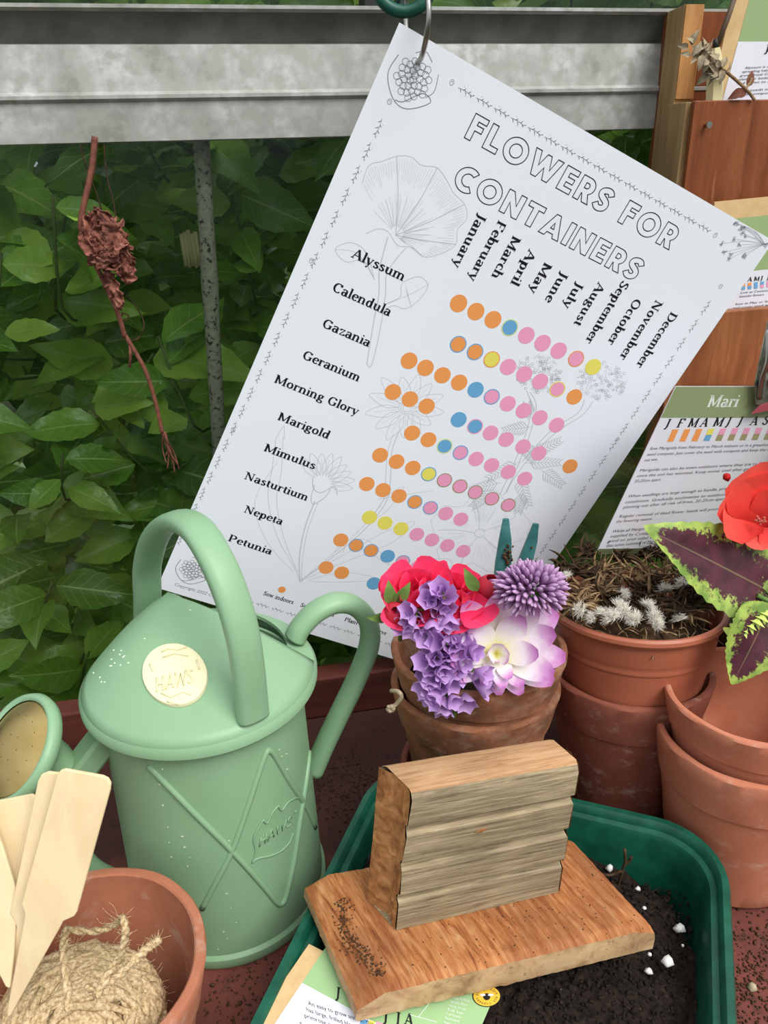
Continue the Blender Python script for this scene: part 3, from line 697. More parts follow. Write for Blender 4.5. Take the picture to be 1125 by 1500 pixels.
mb = MB(); f = pp(.25); sans(mb, 'Copyright 2022 Co', lambda x, y: f(8+x*24, 292-y*2.9), slant=.2); mb.build('small_print', M['mid_ink'], po, smooth=False)
# sprig border
mb = MB(); f = pp(.2)
def sprig(u, v, a, L=7.2):
    ca, sa = math.cos(a), math.sin(a); q = lambda x, y: f(u + x*ca - y*sa, v + x*sa + y*ca)
    ribbon(mb, [(0, 0), (L*.5, -.25), (L, .3)], .2, q)
    for t, s_ in ((.15, 1), (.35, -1), (.5, 1), (.7, -1), (.85, 1), (1, -.4)):
        x0 = L*t; ribbon(mb, [(x0-.2, 0), (x0+.45, .55*s_), (x0+.8, 1.2*s_)], [.14, .42, .12], q)
    disc(mb, L*.3, -1.5, .17, q, 0, 6); disc(mb, L*.62, 1.4, .17, q, 0, 6)
for i in range(16): sprig(34+i*9.0, 9.8, 0)
for i in range(25):
    v = 34 + i*10.2
    if v < 268: sprig(9.6-.037*(v-30), v, -PI/2 if 0 else PI/2-.04)
for i in range(21): sprig(199-.02*i, 36+i*10.2, PI/2)
for i in range(16): sprig(28+i*9.4, 287.5, 0)
for u, v in ((30.5, 9.3), (9.4, 27), (180.5, 10.2), (199.2, 28.5), (6, 100), (4, 192), (199, 118)):
    ribbon(mb, A_(u, v, .95, 1.1, 0, 330, 10), .2, f, 0, True); ribbon(mb, [(u-.6, v), (u, v-.5), (u+.5, v+.4)], .18, f)
mb.build('sprig_border', M['mid_ink'], po, smooth=False, kind='stuff')
# line drawings
mb = MB(); f = pp(.15); rr = random.Random(2)
def ln(P, w_=.32, n=5, closed=False): ribbon(mb, [tuple(q)[:2] for q in crv([(a, b, 0) for a, b in P], n, closed)], w_, f, 0, closed)
fan = [(13, 61), (12.5, 53), (17, 49), (22, 44.5), (28, 42), (34, 43), (41, 41), (48, 44), (53, 47), (60, 49), (64, 54), (62.5, 60), (65, 66), (61, 72), (54, 77), (47, 75.5), (40, 77.5), (33, 74), (28, 75), (24, 79)]
ln(fan); c0 = (37, 74)
for i, p in enumerate(crv([(a, b, 0) for a, b in fan[:16]], 5)):
    k = .25 + .3*rr.random(); ribbon(mb, [(p.x+(c0[0]-p.x)*.04, p.y+(c0[1]-p.y)*.04), (p.x+(c0[0]-p.x)*(k*.6), p.y+(c0[1]-p.y)*(k*.6))], .13, f)
    if i % 2 == 0: ribbon(mb, [(c0[0]+(p.x-c0[0])*.12, c0[1]+(p.y-c0[1])*.12), (c0[0]+(p.x-c0[0])*(.4+.2*rr.random()), c0[1]+(p.y-c0[1])*(.4+.2*rr.random()))], .15, f)
for p in (fan[3], fan[6], fan[9], fan[12]): ln([c0, ((c0[0]+p[0])/2+1, (c0[1]+p[1])/2), p], .4)
ln([(34, 76), (35.5, 84), (37.5, 92), (42, 101), (46, 115), (52, 134)], .5); ln([(44, 77), (42, 84), (41, 91), (45, 100), (50, 115), (54.5, 133.5), (52, 134)], .4)
ln([(36, 95), (28, 90), (21, 94), (14, 91), (18, 86), (24, 85), (30, 88), (37, 96)]); ln([(14, 91), (24, 88.5), (36, 95)], .2)
ln([(47, 104), (52, 98), (50, 92), (56, 86), (62, 88), (61, 96), (57, 102), (51, 103), (47, 108)]); ln([(47, 104), (56, 95), (62, 87)], .2)
for k in range(7): ln([(52+k*.9, 92+k), (55+k*.8, 96+k*.8)], .12)
def daisy(cu, cv, r, n, rot=0, hub=3.0):
    for i in range(n):
        a = rot + 2*PI*i/n; L = r*(.8+.3*rr.random()); wv = r*.17; ca, sa = math.cos(a), math.sin(a); q = lambda t, s_: (cu+t*ca-s_*sa, cv+t*sa+s_*ca)
        ln([q(hub, -.8), q(L*.5, -wv), q(L*.85, -wv*.5), q(L, 0), q(L*.85, wv*.6), q(L*.5, wv), q(hub, .8)], .26); ln([q(hub+1, 0), q(L*.8, .3)], .16)
    for k in (1, .75, .5): ln(A_(cu, cv, hub*k, hub*k*.8, 0, 340, 12), .3)
daisy(82, 147, 20, 13, .2, 4.5); ln([(84, 160), (86, 172), (92, 185), (97, 200), (92, 225), (74.5, 264)], .45); ln([(82, 162), (84, 173), (90, 187), (95, 200), (90, 225), (74, 264)], .3)
for i in range(9):                                       # calendula head seen from the side
    a = -2.6 + i*.30; L = 17+3*rr.random(); ca, sa = math.cos(a), math.sin(a); q = lambda t, s_: (59+t*ca-s_*sa, 203+t*sa+s_*ca)
    ln([q(5, -.6), q(L*.6, -2.6), q(L, 0), q(L*.6, 2.6), q(5, .6)], .28); ln([q(6, 0), q(L*.8, 0)], .16)
ln([(53, 201), (56, 207), (61, 208), (66, 202), (70, 206)], .5); ln([(56, 205), (57, 212), (60, 216), (64, 210), (65, 204)], .5)
ln([(60, 214), (62, 232), (67, 250), (74, 265)], .6); ln([(62, 213), (64, 232), (69, 250), (75, 265)], .3)
ln([(26, 188), (31, 205), (36, 222), (50, 242), (68, 258), (74, 265)], .28); ln([(29, 186), (36, 204), (41, 222), (55, 243), (70, 259)], .28); ln([(26, 188), (27, 180), (30, 187)], .28)
ln([(32, 200), (30, 226), (46, 247), (68, 260)], .22)
for p in (((92, 200), (108, 190), (118, 184)), ((90, 228), (100, 226), (118, 236), (100, 232), (90, 233)), ((76, 262), (90, 246), (112, 222), (118, 205), (106, 216), (92, 236), (77, 258)), ((78, 262), (95, 250), (116, 247), (98, 256), (78, 263)), ((94, 210), (96, 196), (102, 188), (100, 204), (95, 214)), ((84, 240), (86, 228), (89, 238))): ln(p, .26)
def puff(cu, cv, ru, rv):                                # scribbled marigold heads
    for i in range(150):
        a = rr.uniform(0, 2*PI); k = math.sqrt(rr.random()); u, v = cu+ru*k*math.cos(a), cv+rv*k*math.sin(a)
        ribbon(mb, A_(u, v, .9, .7, rr.uniform(0, 360), rr.uniform(380, 620), 6), .22, f)
puff(137, 104, 13, 9.5); puff(171, 94, 14.5, 10.5)
for P in (((138, 114), (146, 120), (152, 138), (158, 170)), ((136, 114), (144, 122), (150, 140), (155, 172)), ((173, 105), (172, 114), (164, 128), (158, 150), (157, 172)), ((168, 106), (169, 114), (161, 128), (156, 150))): ln(P, .45)
def fern(u0, v0, a, L):
    q = lambda t, s_: (u0 + t*math.cos(a) - s_*math.sin(a), v0 + t*math.sin(a) + s_*math.cos(a))
    ribbon(mb, [q(0, 0), q(L, 0)], .25, f)
    for i in range(9):
        t = L*(.15+.1*i); h = 5.5*(1-.06*i)
        for s_ in (1, -1): ribbon(mb, [q(t, 0), q(t+h*.5, s_*h*.6), q(t+h*.9, s_*h*.75)], [.3, .55, .12], f)
for a_ in ((150, 130, 2.6, 16), (150, 140, .5, 14), (155, 150, 2.2, 20), (158, 150, -.4, 20), (158, 158, .7, 22), (152, 165, 2.5, 18), (158, 145, -.9, 18), (168, 150, .2, 18), (150, 172, 2.0, 14), (166, 165, 1.2, 14), (146, 128, -2.2, 10)): fern(*a_)
lobes = []                                               # petunia seen face on
for i in range(60):
    a = 2*PI*i/60; r_ = 27*(1 + .12*abs(math.sin(2.5*a)) - .10*abs(math.cos(2.5*a))**6*2 + .03*math.sin(17*a)); lobes.append((157+r_*math.cos(a), 198+r_*.9*math.sin(a)))
ln(lobes, .22, 2, True)
for i in range(5):
    a = 2*PI*i/5+.3; ln([(157+3*math.cos(a), 198+3*math.sin(a)), (157+14*math.cos(a+.1), 198+13*math.sin(a+.1)), (157+25*math.cos(a), 198+22*math.sin(a))], .3)
for i in range(44):
    a = rr.uniform(0, 6.28); ribbon(mb, [(157+9*math.cos(a), 198+8*math.sin(a)), (157+20*math.cos(a), 198+18*math.sin(a))], .1, f)
ln(A_(157, 198, 3, 2.6, 0, 330, 10), .3); ln([(134, 226), (150, 220), (158, 232), (176, 226), (184, 236), (172, 250), (150, 252), (136, 244), (134, 226)], .22)
ln([(188, 226), (192, 240), (186, 250)], .22)
def cauli(cu, cv, r_):
    for i in range(34):
        a = i*2.4; k = r_*.85*math.sqrt(i/34); ribbon(mb, A_(cu+k*math.cos(a), cv+k*math.sin(a)*.95, r_*.17, r_*.15, 0, 330, 8), .24, f, 0, True)
    ln([(cu-r_*1.1, cv-r_*.6), (cu-r_*1.2, cv+r_*.3), (cu-r_*.5, cv+r_*1.1), (cu+r_*.3, cv+r_*1.2), (cu+r_*1.2, cv+r_*.5), (cu+r_*.7, cv+r_*.3), (cu, cv+r_*1.0), (cu-r_*.4, cv+r_*1.1)], .36)
    ln([(cu+r_*1.0, cv-r_*.7), (cu+r_*1.15, cv), (cu+r_*.9, cv+r_*.4)], .3); ln([(cu-r_*.4, cv-r_), (cu, cv-r_*1.25), (cu+r_*.5, cv-r_)], .3)
mb.build('flower_drawings', M['grey_ink'], po, smooth=False)
mb = MB(); cauli(14.8, 15.5, 9); cauli(14.2, 279, 7.5); mb.build('corner_drawings', M['mid_ink'], po, smooth=False, kind='stuff')
mb = MB(); rr = random.Random(4)
for i in range(15):                                      # meadow flowers in the right corner
    a = 2.0 + i*.10; L = rr.uniform(10, 22); u1, v1 = 209+L*math.cos(a)*1.1-2, 0.5+L*math.sin(a)
    if v1 < 1: v1 = 1.5
    ln([(208.5, 1+i*.25), ((208+u1)/2, (1+v1)/2+rr.uniform(-1, 1)), (u1, v1)], .3)
    for k in range(7): b = rr.uniform(0, 6.28); ribbon(mb, [(u1, v1), (u1+1.3*math.cos(b), v1+1.3*math.sin(b))], .7, f)
mb.build('meadow_drawing', M['grey_ink'], po, smooth=False)

# split ring and green hook that hold the poster
hp = PO + PU*13.6 + PV*8.8
mb = MB(); pts = [hp+PN*-3, hp+PN*2.5]
RN = lambda x, y, Y: onY(x, y, Y)
ring = [hp, RN(623, 62, hp.y-9), RN(628, 15, hp.y-11), RN(622, -25, hp.y-5), RN(609, -42, hp.y+8), RN(597, -15, hp.y+16), RN(594, 25, hp.y+17), RN(598, 65, hp.y+12)]
tube(mb, crv(ring, 8, True), 1.15, 10, closed=True)
o = mb.build('split_ring', M['steel']); tag(o, 'bright metal ring threaded through the top corner of the poster', 'ring')
mb = MB(); cc = RN(592, -22, hp.y+4); pts = [cc + V((11*math.cos(a), 2*math.sin(a), 9.5*math.sin(a))) for a in [2*PI*i/30 for i in range(30)]]
tube(mb, pts, 2.6, 10, closed=True); tube(mb, crv([cc+V((0, 2, 9)), cc+V((0, 20, 16)), cc+V((0, 50, 8)), gl(cc.x, -2, 393)], 5), 2.2, 8)
o = mb.build('green_hook', M['green_plastic']); tag(o, 'dark green plastic hook at the top edge holding the metal ring', 'hook')
# ================================================================== watering can
CX, CY = -81.0, 284.0
can = thing('watering_can', (CX, CY, 0), 'sage green plastic watering can with cream oval badge and brass rose', 'watering can')
H2 = V((.91, .41, 0)).normalized()                      # from spout to rear handle
def bodyR(z): return 46.2 - (46.2-43.2)*max(0, min(1, z/122))
mb = MB()
lathe(mb, [(38, 1), (44, 0), (46.6, .6), (47.6, 3), (47.2, 6.5), (45.6, 8)] + [(bodyR(z)-.3, z) for z in (9.5, 30, 50, 70, 90, 110, 122)] + [(42, 126), (40.8, 126), (40.8, 110), (42, 60), (42.6, 12), (38, 4)], (CX, CY, 0), 96)
body = mb.build('body', M['can'], can, smooth='auto')
mb2 = MB(); lathe(mb2, [(bodyR(z), z) for z in (0, 30, 60, 90, 128)], (CX, CY, 0), 96)
BT = BVHTree.FromPolygons([V(q) for q in mb2.v], mb2.f)
def hit(T_, x, y, off=0.0):
    r = ray(x, y).normalized(); h = T_.ray_cast(EYE, r)
    return (h[0] + (h[1] if h[1].dot(r) < 0 else -h[1])*off) if h[0] else None
# lid: rim roll, open crescent behind, peaked cover in front
mb = MB(); n = 96
def ringpt(a, r_, z): return V((CX + r_*math.cos(a), CY + r_*math.sin(a), z))
prof = [(42.2, 121), (48.6, 122.0), (50.2, 124), (50.2, 126.4), (49.0, 128.4)]
lathe(mb, prof, (CX, CY, 0), n); mb.f.pop(); mb.m.pop(); mb.f.pop(); mb.m.pop()
a_r, a_l = math.radians(6), math.radians(103)
vv = []; k = 30                                          # flat crescent between the rim and the filling hole
for i in range(k+1):
    a = a_r + (a_l-a_r)*i/k; w_ = 36.5 + (47.2-36.5)*(i/k)**.8
    for rr_, z in ((49.0, 128.4), ((49+w_)/2, 130.4), (w_, 131.2), (w_-.3, 129.6), ((49+w_)/2, 128.6), (48.4, 126.5)): vv.append(ringpt(a, rr_, z))
mb.add(vv, [(6*i+j, 6*i+j+1, 6*i+j+7, 6*i+j+6) for i in range(k) for j in range(5)])
lid = mb.build('lid_rim', M['can'], can, smooth='auto')
apex = onY(246, 867, 300)
edge = []
ang = [a_r - (2*PI-(a_l-a_r))*i/64 for i in range(65)]
B = [ringpt(a, 49.0, 128.4) for a in ang]
cut = crv([B[-1]+V((0, 0, 2.0)), onZ(284, 892, 137.5), onZ(300, 905, 137.5), onZ(326, 925, 136.5), onZ(360, 948, 134.5), onZ(386, 958, 133), onZ(412, 961, 131.5), B[0]], 4)
m = len(B); bnd = B + cut[1:-1]; nb = len(bnd); vv = [apex]; K = 14
for j in range(1, K+1):
    t = j/K
    for i, p in enumerate(bnd):
        u = t**.9; q = apex.lerp(p, u)
        if i < m: q.z += 2.4*math.sin(PI*u) - .7*math.exp(-(t/.08)**2)
        else: q.z -= .7*math.exp(-(t/.08)**2)
        vv.append(q)
ff = [(0, 1+(i+1) % nb, 1+i) for i in range(nb)] + [(1+(j-1)*nb+i, 1+(j-1)*nb+(i+1) % nb, 1+j*nb+(i+1) % nb, 1+j*nb+i) for j in range(1, K) for i in range(nb)]
mb = MB(); mb.add(vv, ff)
o = mb.build('lid_cover', M['can'], can); md = o.modifiers.new('thick', 'SOLIDIFY'); md.thickness = .0014; md.offset = -1
CT = BVHTree.FromPolygons(vv, ff)
# badge
bc = (257, 990); mb = MB(); rings = []; cen = hit(CT, *bc, 1.5)
vb = [cen]
for rr_ in (.3, .6, .85, .96, 1.0):
    for i in range(40):
        a = 2*PI*i/40; p = hit(CT, bc[0]+48*rr_*math.cos(a)+3*rr_*math.sin(a), bc[1]+46.5*rr_*math.sin(a), 1.5 if rr_ < 1 else .2)
        vb.append(p if p else cen)
mb.add(vb, [(0, 1+i, 1+(i+1) % 40) for i in range(40)] + [(1+j*40+i, 1+(j+1)*40+i, 1+(j+1)*40+(i+1) % 40, 1+j*40+(i+1) % 40) for j in range(4) for i in range(40)])
badge = mb.build('badge', M['badge'], can, smooth='auto')
mb = MB(); g = lambda x, y: (hit(CT, 257 + (x-137)*.20, 1000 - (y-35)*.30 - (x-122)*.05, 1.85) or cen)
x0 = 0
CAPS = {'H': (72, [[(12, 0), (12, 70)], [(56, 0), (56, 70)], ('h', 12, 35, 44)]), 'A': (66, [[(6, 0), (32, 70), (58, 0)], ('h', 18, 24, 30)]), 'W': (86, [[(4, 70), (22, 0), (42, 62), (62, 0), (80, 70)]]), 'S': (50, [[(40, 58), (28, 68), (12, 60), (14, 44), (34, 30), (40, 16), (28, 3), (8, 10)]])}
def caps(mb, s, fn, w_):
    x0 = 0
    for c in s:
        for q in CAPS[c][1]:
            if q[0] == 'h': q = [(q[1], q[2]), (q[1]+q[3], q[2])]
            P = [fn(x0+x, y) for x, y in q]
            if all(p is not None for p in P): tube(mb, P, w_, 6)
        x0 += CAPS[c][0]
caps(mb, 'HAWS', g, .42)
for P in ([(238, 958), (248, 953), (262, 955), (274, 951)], [(240, 966), (257, 960), (276, 964)], [(238, 1018), (252, 1024), (268, 1016), (280, 1020)], [(246, 1030), (262, 1034)], [(222, 975), (226, 985)], [(288, 970), (292, 984)]):
    tube(mb, [hit(CT, x, y, 1.8) for x, y in P], .38, 5)
mb.build('raised_lettering', M['badge'], badge)
# arched carrying handle
HS = [(6.6*math.cos(a)*abs(math.cos(a))**-.25 if abs(math.cos(a)) > .01 else 0, 3.9*math.sin(a)*(abs(math.sin(a))**-.25 if abs(math.sin(a)) > .01 else 0)) for a in [2*PI*i/24 for i in range(24)]]
f0, f1_ = V((-113, 326, 132)), V((-53, 249, 128)); hd = (f1_-f0).normalized(); hd.z = 0; hd.normalize(); hn = V((-hd.y, hd.x, 0))
path = [(216, 905), (216, 870), (216, 827), (229, 784), (256, 762), (288, 775), (318, 822), (341, 878), (356, 933), (364, 985), (369, 1030), (371, 1050)]
mb = MB(); sweep(mb, crv([onV(x, y, f0, hd) for x, y in path], 5), HS, hn)
mb.build('top_handle', M['can'], can)
# rear handle
c0 = V((CX, CY, 0)); hp2 = [(432, 935), (441, 918), (463, 896), (492, 883), (520, 888), (540, 912), (540, 948), (521, 997), (498, 1044), (476, 1090), (459, 1130)]
hn = V((-H2.y, H2.x, 0)); RS = [(6.0*math.cos(a), 4.6*math.sin(a)) for a in [2*PI*i/20 for i in range(20)]]
mb = MB(); sweep(mb, crv([onV(x, y, c0, H2) for x, y in hp2], 5), RS, hn)
mb.build('rear_handle', M['can'], can)
# spout, brace, rose
sp = lambda x, y: onV(x, y, c0, H2)
rc = sp(24, 1097); nk = sp(112, 1130)
ax = (rc-nk).normalized(); rn = (-H2*.62 + V((0, 0, .66)) + V((.10, -.18, 0))).normalized()
BS = [(6.6, 3.6), (5.2, 5.2), (-5.2, 5.2), (-6.6, 3.6), (-6.6, -3.6), (-5.2, -5.2), (5.2, -5.2), (6.6, -3.6)]
mb = MB(); b0 = sp(178, 1048); b1 = sp(108, 1138); sweep(mb, [b0, b0.lerp(b1, .5), b1], BS, (-H2.y, H2.x, 0)); mb.build('spout_brace', M['can'], can, smooth='auto')
s1 = sp(100, 1150); mb = MB(); pts = crv([sp(215, 1312), sp(170, 1296), sp(128, 1272), sp(106, 1230), s1, sp(98, 1135)], 5)
tube(mb, pts, 5.2, 16, radii=[1.3-.4*i/(len(pts)-1) for i in range(len(pts))]); mb.build('spout', M['can'], can)
F3 = frame(V((0, 0, 1)).cross(rn), rn)
def rosep(r_, a, h): return rc + F3 @ V((r_*math.cos(a), r_*math.sin(a), h))
mb = MB(); n = 56; RR = 22.5; neck = s1.lerp(nk, .5)
prof = [(19.4, 1.2), (20.4, 2.2), (22.0, 1.8), (23.0, -.8), (22.2, -3.6), (17, -7.5), (11, -12)]
vv = []
for r_, h in prof: vv += [rosep(r_, 2*PI*i/n, h) for i in range(n)]
e0 = rc - rn*16; ad = (neck-e0).normalized()
for kk, rad_ in ((.15, 8.4), (.6, 7.2), (1.0, 6.4)):
    c_ = e0.lerp(neck, kk); F4 = frame(V((0, 0, 1)).cross(-ad), -ad); vv += [c_ + F4 @ V((rad_*math.cos(2*PI*i/n), rad_*math.sin(2*PI*i/n), 0)) for i in range(n)]
mb.add(vv, [(j*n+i, j*n+(i+1) % n, (j+1)*n+(i+1) % n, (j+1)*n+i) for j in range(len(prof)+2) for i in range(n)])
rose = mb.build('rose', M['can'], can)
mb = MB(); vv = [rosep(0, 0, 3.4)]
for r_, h in ((5, 3.3), (10, 2.9), (15, 2.1), (18.6, 1.0), (19.8, .8), (19.8, -1)): vv += [rosep(r_, 2*PI*i/n, h) for i in range(n)]
mb.add(vv, [(0, 1+i, 1+(i+1) % n) for i in range(n)] + [(1+j*n+i, 1+(j+1)*n+i, 1+(j+1)*n+(i+1) % n, 1+j*n+(i+1) % n) for j in range(5) for i in range(n)])
face = mb.build('brass_face', M['brass'], rose)
mb = MB()
for r_, k in ((5, 6), (9, 10), (13, 15)):
    for i in range(k):
        a = 2*PI*i/k + r_; c_ = rosep(r_, a, 3.45 - r_*r_*.0062); fr = lambda u, v: c_ + F3 @ V((u, v, 0)); disc(mb, 0, 0, .42, fr, 0, 8)
mb.build('drilled_holes', M['hole'], rose, smooth=False, kind='stuff')
# moulded ribs, leaf outline and name on the body
def bp(P, off=.3, n_=4): return [q for q in (hit(BT, p.x, p.y, off) for p in crv([(x, y, 0) for x, y in P], n_)) if q]
for P in ([(217, 1122), (280, 1187), (340, 1247), (385, 1297), (405, 1321), (413, 1324), (420, 1312), (431, 1262), (438, 1215), (448, 1150), (453, 1110), (454, 1078)],
          [(296, 1332), (318, 1290), (340, 1247), (364, 1180), (388, 1108), (396, 1100), (405, 1110), (425, 1145), (445, 1175), (462, 1212)]):
    mb = MB(); q = bp(P, -.35); sweep(mb, q, (1.35, 10)); mb.build('raised_rib', M['can'], can)
mb = MB(); px = lambda L: [(150+x*.3111, 1060+y*.3111) for x, y in L]
for P in (px([(705, 655), (722, 600), (712, 540), (735, 490), (758, 452)]), px([(758, 452), (775, 468), (800, 420), (828, 386)]), px([(828, 386), (845, 408), (872, 372), (905, 352), (925, 350)]), px([(705, 655), (730, 635), (790, 622), (840, 600), (880, 560), (897, 515)]), px([(905, 417), (915, 408)])):
    tube(mb, bp(P, .05), .42, 6)
mb.build('leaf_outline', M['can'], can)
mb = MB(); g = lambda x, y: hit(BT, 150 + .3111*(733 + x*.575 + y*.10), 1060 + .3111*(584 - x*.40 - y*.66), .05)
caps(mb, 'HAWS', g, .34); mb.build('raised_lettering', M['can'], can)
mb = MB(); rr = random.Random(5)
for i in range(26):
    x, y = rr.choice(((230, 1130), (247, 1160), (262, 1232), (265, 1240), (333, 1330), (325, 1370), (405, 1100), (340, 1222))); x += rr.gauss(0, 9); y += rr.gauss(0, 12)
    p = hit(BT, x, y, .12)
    if p:
        d = V((rr.uniform(.25, .8), 0, 0)); mb.add([p-d, p+V((0, 0, rr.uniform(.3, .7))), p+d, p-V((0, 0, .5))], [(0, 3, 2, 1)])
for i in range(20):
    x, y = rr.choice(((215, 950), (155, 1000), (172, 965), (290, 880))); x += rr.gauss(0, 10); y += rr.gauss(0, 9); p = hit(CT, x, y, .15)
    if p: mb.add([p-V((.5, 0, 0)), p+V((0, .2, .3)), p+V((.6, 0, 0)), p-V((0, .2, .4))], [(0, 3, 2, 1)])
mb.build('lime_splashes', M['splash'], can, smooth=False, kind='stuff')

# ================================================================== pots
def pot(name, c, rim, H_, base, collar, mat, label, tilt=0, group=None, wall=3.6, wob=.25, seed=1, z0=0.0, inner=0, ledge=1.4, hole=True, chips=0):
    """c = (x, y); rim radius, height, base radius, collar height"""
    t = thing(name, (c[0], c[1], z0), label, 'pot', group)
    rc_ = base + (rim-ledge-base)*(H_-collar)/H_
    pr = [(base*.3, .4), (base-1.2, 0), (base, 1.2)] + [(base + (rc_-base)*k/6, (H_-collar)*k/6) for k in range(1, 7)] + [(rc_+.15, H_-collar+.1), (rc_+ledge*.8, H_-collar+.6), (rc_+ledge, H_-collar+2)]
    pr += [(rc_+ledge+(rim-rc_-ledge)*k/3, H_-collar+2+(collar-3.4)*k/3) for k in range(1, 4)] + [(rim-.5, H_-.35), (rim-1.3, H_), (rim-wall+.7, H_), (rim-wall, H_-.7), (rim-wall-.3, H_-6)]
    pr += [(rim-wall-.6-(rim-base)*k/5*.9, H_-6-(H_-12)*k/5) for k in range(1, 6)] + [(base*.4, 5)]
    mb = MB(); lathe(mb, pr, (c[0], c[1], z0), 72, 0, (H_, -tilt), 1, 1, wob, seed)
    mb.build('wall', mat, t, smooth='auto')
    return t
# weathered pair with the flowers
pot('flower_pot', (42, 316), 40.5, 62, 28, 19, M['clay_old'], 'lower weathered terracotta pot, mossy, under the pot of cut flowers', .04, wob=.35, seed=3, z0=35)
pot('flower_pot', (43, 315), 41.2, 62, 27, 17.5, M['clay_old'], 'weathered terracotta pot filled with cut flowers, nested in an older pot', .07, wob=.45, seed=4, z0=54)
pot('flower_pot', (41, 318), 36, 44, 24, 14, M['clay_red'], 'terracotta pot at the foot of the weathered pot stack behind the wooden block', 0, seed=5, z0=0)
# plastic pot of dried heads in a red terracotta pot
pot('flower_pot', (124, 339), 42.4, 87, 27, 24, M['clay_red'], 'dark red terracotta pot holding the plastic pot of dried heads', .07, seed=6)
t = thing('plastic_pot', (124, 339, 40), 'smooth terracotta coloured plastic pot full of dried seed heads', 'pot')
pr = [(18, 0), (23, .5), (31, 34), (33.4, 42), (36.4, 52), (37.9, 61), (38.6, 62), (39.0, 63.2), (38.6, 64.4), (39.3, 66.4), (39.6, 67.4), (40.6, 78), (42.9, 78.8), (43.8, 80.2), (43.6, 82), (42.6, 83), (41.0, 82.8), (40.2, 81), (39.6, 74), (38, 60), (30, 10), (5, 8)]
mb = MB(); lathe(mb, pr, (124, 336.5, 40), 96, 0, (46, -.11)); mb.build('wall', M['plastic_clay'], t, smooth='auto')
# pair at the right
pot('flower_pot', (168, 292), 42.4, 82, 29, 25, M['clay_light'], 'lower orange terracotta pot of the right stack, white bloom below its collar', .05, seed=7, wob=.3)
pot('flower_pot', (169, 293), 41.4, 72, 27, 17, M['clay_light'], 'empty orange terracotta pot on top of the right stack', .07, seed=8, wob=.35, z0=30, wall=3.2)
# twine pot and dark pot
pot('flower_pot', (-110, 190), 42.2, 72, 28, 21, M['clay'], 'terracotta pot in the left front corner holding twine and wooden labels', 0, seed=9, wob=.2, wall=4.2)
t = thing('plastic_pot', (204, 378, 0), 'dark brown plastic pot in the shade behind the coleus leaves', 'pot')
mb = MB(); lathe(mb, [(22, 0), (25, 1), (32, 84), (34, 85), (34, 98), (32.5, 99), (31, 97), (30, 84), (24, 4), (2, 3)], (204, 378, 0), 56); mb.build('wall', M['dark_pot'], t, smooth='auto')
mb = MB(); lathe(mb, [(30.5, 88), (24, 91), (10, 93), (1, 93)], (204, 378, 0), 40); mb.build('potting_soil', M['compost'], t)
mb = MB(); tube(mb, crv([onY(573, 1012, 279), onY(583, 1013, 275), onY(588, 1020, 274), onY(581, 1031, 275), onY(573, 1037, 275)], 5), 1.0, 6, radii=None); 
for i in range(6): a = i; tube(mb, [onY(573, 1037, 275), onY(573+5*math.cos(a)-1, 1037+5*math.sin(a)+2, 273)], .9, 5)
o = mb.build('dried_husk', M['lav']); tag(o, 'small pale dried husk clinging to the left rim of the lower weathered pot', 'husk')

# ================================================================== seed tray with compost
TX, TY = V((.94, -.342, 0)), V((.342, .94, 0)); 
TXn = TX.normalized(); TYn = TY.normalized()
def tr(a, b, z): return TXn*a + TYn*b + V((0, 0, z))
TC = (-30.5, 196.0)                                      # centre in tray axes
def rrect(hx, hy, r_, z, n_=9):
    out = []
    for sx_, sy_, a0 in ((1, 1, 0), (-1, 1, 90), (-1, -1, 180), (1, -1, 270)):
        for i in range(n_+1):
            a = math.radians(a0 + 90*i/n_); out.append(tr(TC[0] + sx_*(hx-r_) + r_*math.cos(a), TC[1] + sy_*(hy-r_) + r_*math.sin(a), z))
    return out
tray = thing('seed_tray', tr(TC[0], TC[1], 0), 'green plastic seed tray of dark compost in the front', 'tray')
mb = MB(); L = [(71, 93, 20, 0), (76, 98, 24, 32), (77, 99, 25, 39), (81, 103, 29, 40.2), (81.6, 103.6, 29.6, 35), (82.8, 104.8, 31, 35), (83.2, 105.2, 31, 43.5), (82.2, 104.2, 30.5, 46), (79.6, 101.6, 28, 46), (78.4, 100.4, 27, 44.6), (77.8, 99.8, 26.5, 42.2), (75.4, 97.4, 24.5, 41.6), (74.4, 96.4, 24, 39.5), (73.4, 95.4, 22, 28), (69.5, 91.5, 18, 2)]
vv = []
for a_, b_, c_, z in L: vv += rrect(a_, b_, c_, z)
n = 40; mb.add(vv, [(j*n+i, j*n+(i+1) % n, (j+1)*n+(i+1) % n, (j+1)*n+i) for j in range(len(L)-1) for i in range(n)] + [tuple((len(L)-1)*n+i for i in range(n)), tuple(range(n-1, -1, -1))])
mb.build('tray_shell', M['tray'], tray, smooth='auto')
from mathutils import noise as MN
def chh(p):                                              # compost height
    a = p.dot(TXn)-TC[0]; b = p.dot(TYn)-TC[1]
    h = 27 + 5.5*MN.noise(p*.03) + 3.2*MN.noise(p*.09+V((5, 0, 0))) + 1.8*MN.noise(p*.26) + 1.0*MN.noise(p*.7)
    h += 9*math.exp(-((p.x-20)**2/3200 + (p.y-200)**2/1800)) - 7*max(0, (b-55)/40) - 6*max(0, (a-50)/25)
    return h
mb = MB(); nx, ny = 120, 150; vv = []
for j in range(ny+1):
    for i in range(nx+1):
        a = -1 + 2*i/nx; b = -1 + 2*j/ny; k = max(abs(a), abs(b)); l = math.hypot(a, b)
        sh = 1 if k < .7 or l == 0 else 1 - (k-.7)/.3*(1 - min(1, 1.16/max(l, 1e-6)))
        p = tr(TC[0] + a*72.5*sh, TC[1] + b*94*sh, 0); p.z = chh(p); vv.append(p)
